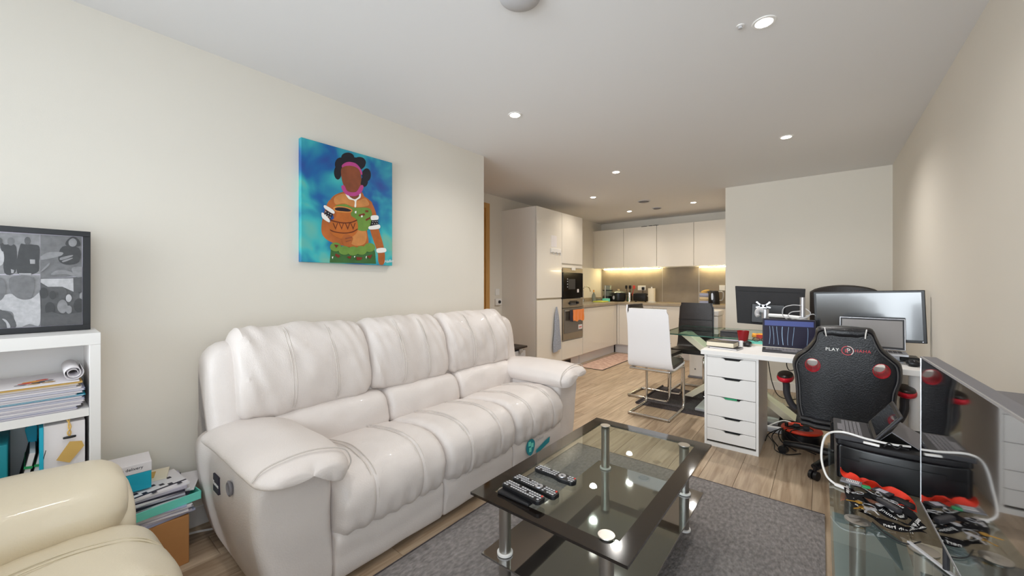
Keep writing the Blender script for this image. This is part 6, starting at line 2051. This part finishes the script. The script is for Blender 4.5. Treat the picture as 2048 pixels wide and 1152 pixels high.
strap('lanyard', 'black lanyard bunched between the red strap and the keys', 'lanyard',
      [(.09, 1.86, .464), (.12, 1.90, .468), (.16, 1.89, .474), (.18, 1.85, .478), (.15, 1.82, .476), (.11, 1.83, .474), (.10, 1.87, .478), (.14, 1.875, .484)], 'lanyard_black', .026, B, .5, (.3, .7))
# cards, tags, fobs
t = thing('access_card', 'dark card holder with white printed lines lying on the red lanyard', 'card holder', (.165, 1.915, .492), R(-32), world_parts=False)
M().box(-.022, .032, -.018, .018, 0, .006).build('holder', 'dark_grey', t, smooth=False, bevel=.003)
M().box(-.010, .018, -.012, .012, .006, .0066).build('print', 'paper_grey', t, smooth=False)
t = thing('access_card', 'grey card with barcode label at the cable plug end', 'card', (.088, 1.935, .492), R(-8), world_parts=False)
M().box(-.032, .028, -.02, .02, 0, .006).build('card', 'mid_grey', t, smooth=False, bevel=.002)
M().box(-.016, .02, -.012, .014, .006, .0066).build('label', 'paper', t, smooth=False)
b_ = M()
for i in range(7):
    b_.box(-.014 + i * .005, -.0125 + i * .005, -.010, .012, .0066, .0069)
b_.build('print', 'print_dark', t, smooth=False)
cmouse = lambda x, y, z, l, w_, h, a: cushion(x, y, z, l, w_, h, h * .45, n=6, mtx=Matrix.Rotation(a, 3, 'Z'))
solo(cmouse(.215, 1.905, .475, .075, .036, .030, R(-35)), 'key_fob', 'black_matt', 'rounded black foam-like fob between red lanyard and television', 'fob')
solo(cmouse(.175, 1.80, .499, .075, .024, .020, R(-50)), 'marker_case', 'dark_grey', 'dark blue-grey tube lying across the black lanyards', 'tube')
solo(cmouse(.125, 1.90, .503, .026, .018, .010, R(10)), 'green_tag', 'green_band', 'small green tag on the black lanyards', 'tag')
t = thing('bunch_of_keys', 'bunch of keys at the near end of the lanyards', 'keys', (.125, 1.78, .479))
M().tube([(.125 + .016 * math.cos(a), 1.785 + .016 * math.sin(a), .484) for a in [2 * PI * i / 18 for i in range(18)]], .0014, 6, closed=True).build('key_ring', 'silver', t)
for i, a in enumerate((-2.3, -1.8, -1.25, -2.9, .3)):
    d = Vector((math.cos(a), math.sin(a), 0))
    s = Vector((-d.y, d.x, 0))
    c0 = Vector((.125, 1.785, .482 + .003 * i)) + d * .018
    kb = M()
    hd_ = [c0 + d * (.009 + .010 * math.cos(q)) + s * .010 * math.sin(q) for q in [2 * PI * j / 10 for j in range(10)]]
    kb.add([p for p in hd_] + [p + Vector((0, 0, .002)) for p in hd_], [list(range(10)), list(range(10, 20))] + [(j, (j + 1) % 10, 10 + (j + 1) % 10, 10 + j) for j in range(10)])
    kb.tube([c0 + d * .018 + Vector((0, 0, .001)), c0 + d * .044 + Vector((0, 0, .001))], .003, 6, flat=.4)
    kb.build('key', ('gold', 'silver', 'silver', 'gold', 'silver')[i], t)
for i, (x, y, z, r_, lb) in enumerate(((.155, 1.87, .497, .008, 'silver lanyard clip near the green tag'), (.19, 1.85, .492, .008, 'silver lanyard clip beside the dark tube'), (.105, 1.86, .489, .008, 'silver lanyard clip close to the stand edge'))):
    t = thing('lanyard_clip', lb, 'clip', (x, y, z), i * 1.1, world_parts=False)
    M().tube([(r_ * math.cos(a), r_ * 1.6 * math.sin(a), .002) for a in [2 * PI * j / 14 for j in range(14)]], .0015, 6, closed=True).build('hook', 'silver', t)
    M().box(-.004, .004, .012, .026, 0, .004).build('swivel', 'silver', t, bevel=.001)
solo(M().tube(catmull([(.13, 1.74, .454), (.16, 1.68, .4535), (.20, 1.66, .4535), (.235, 1.70, .4535)], 6), .002, 6), 'thin_lead', 'black_matt', 'thin black lead curling on the glass towards the television foot', 'lead')
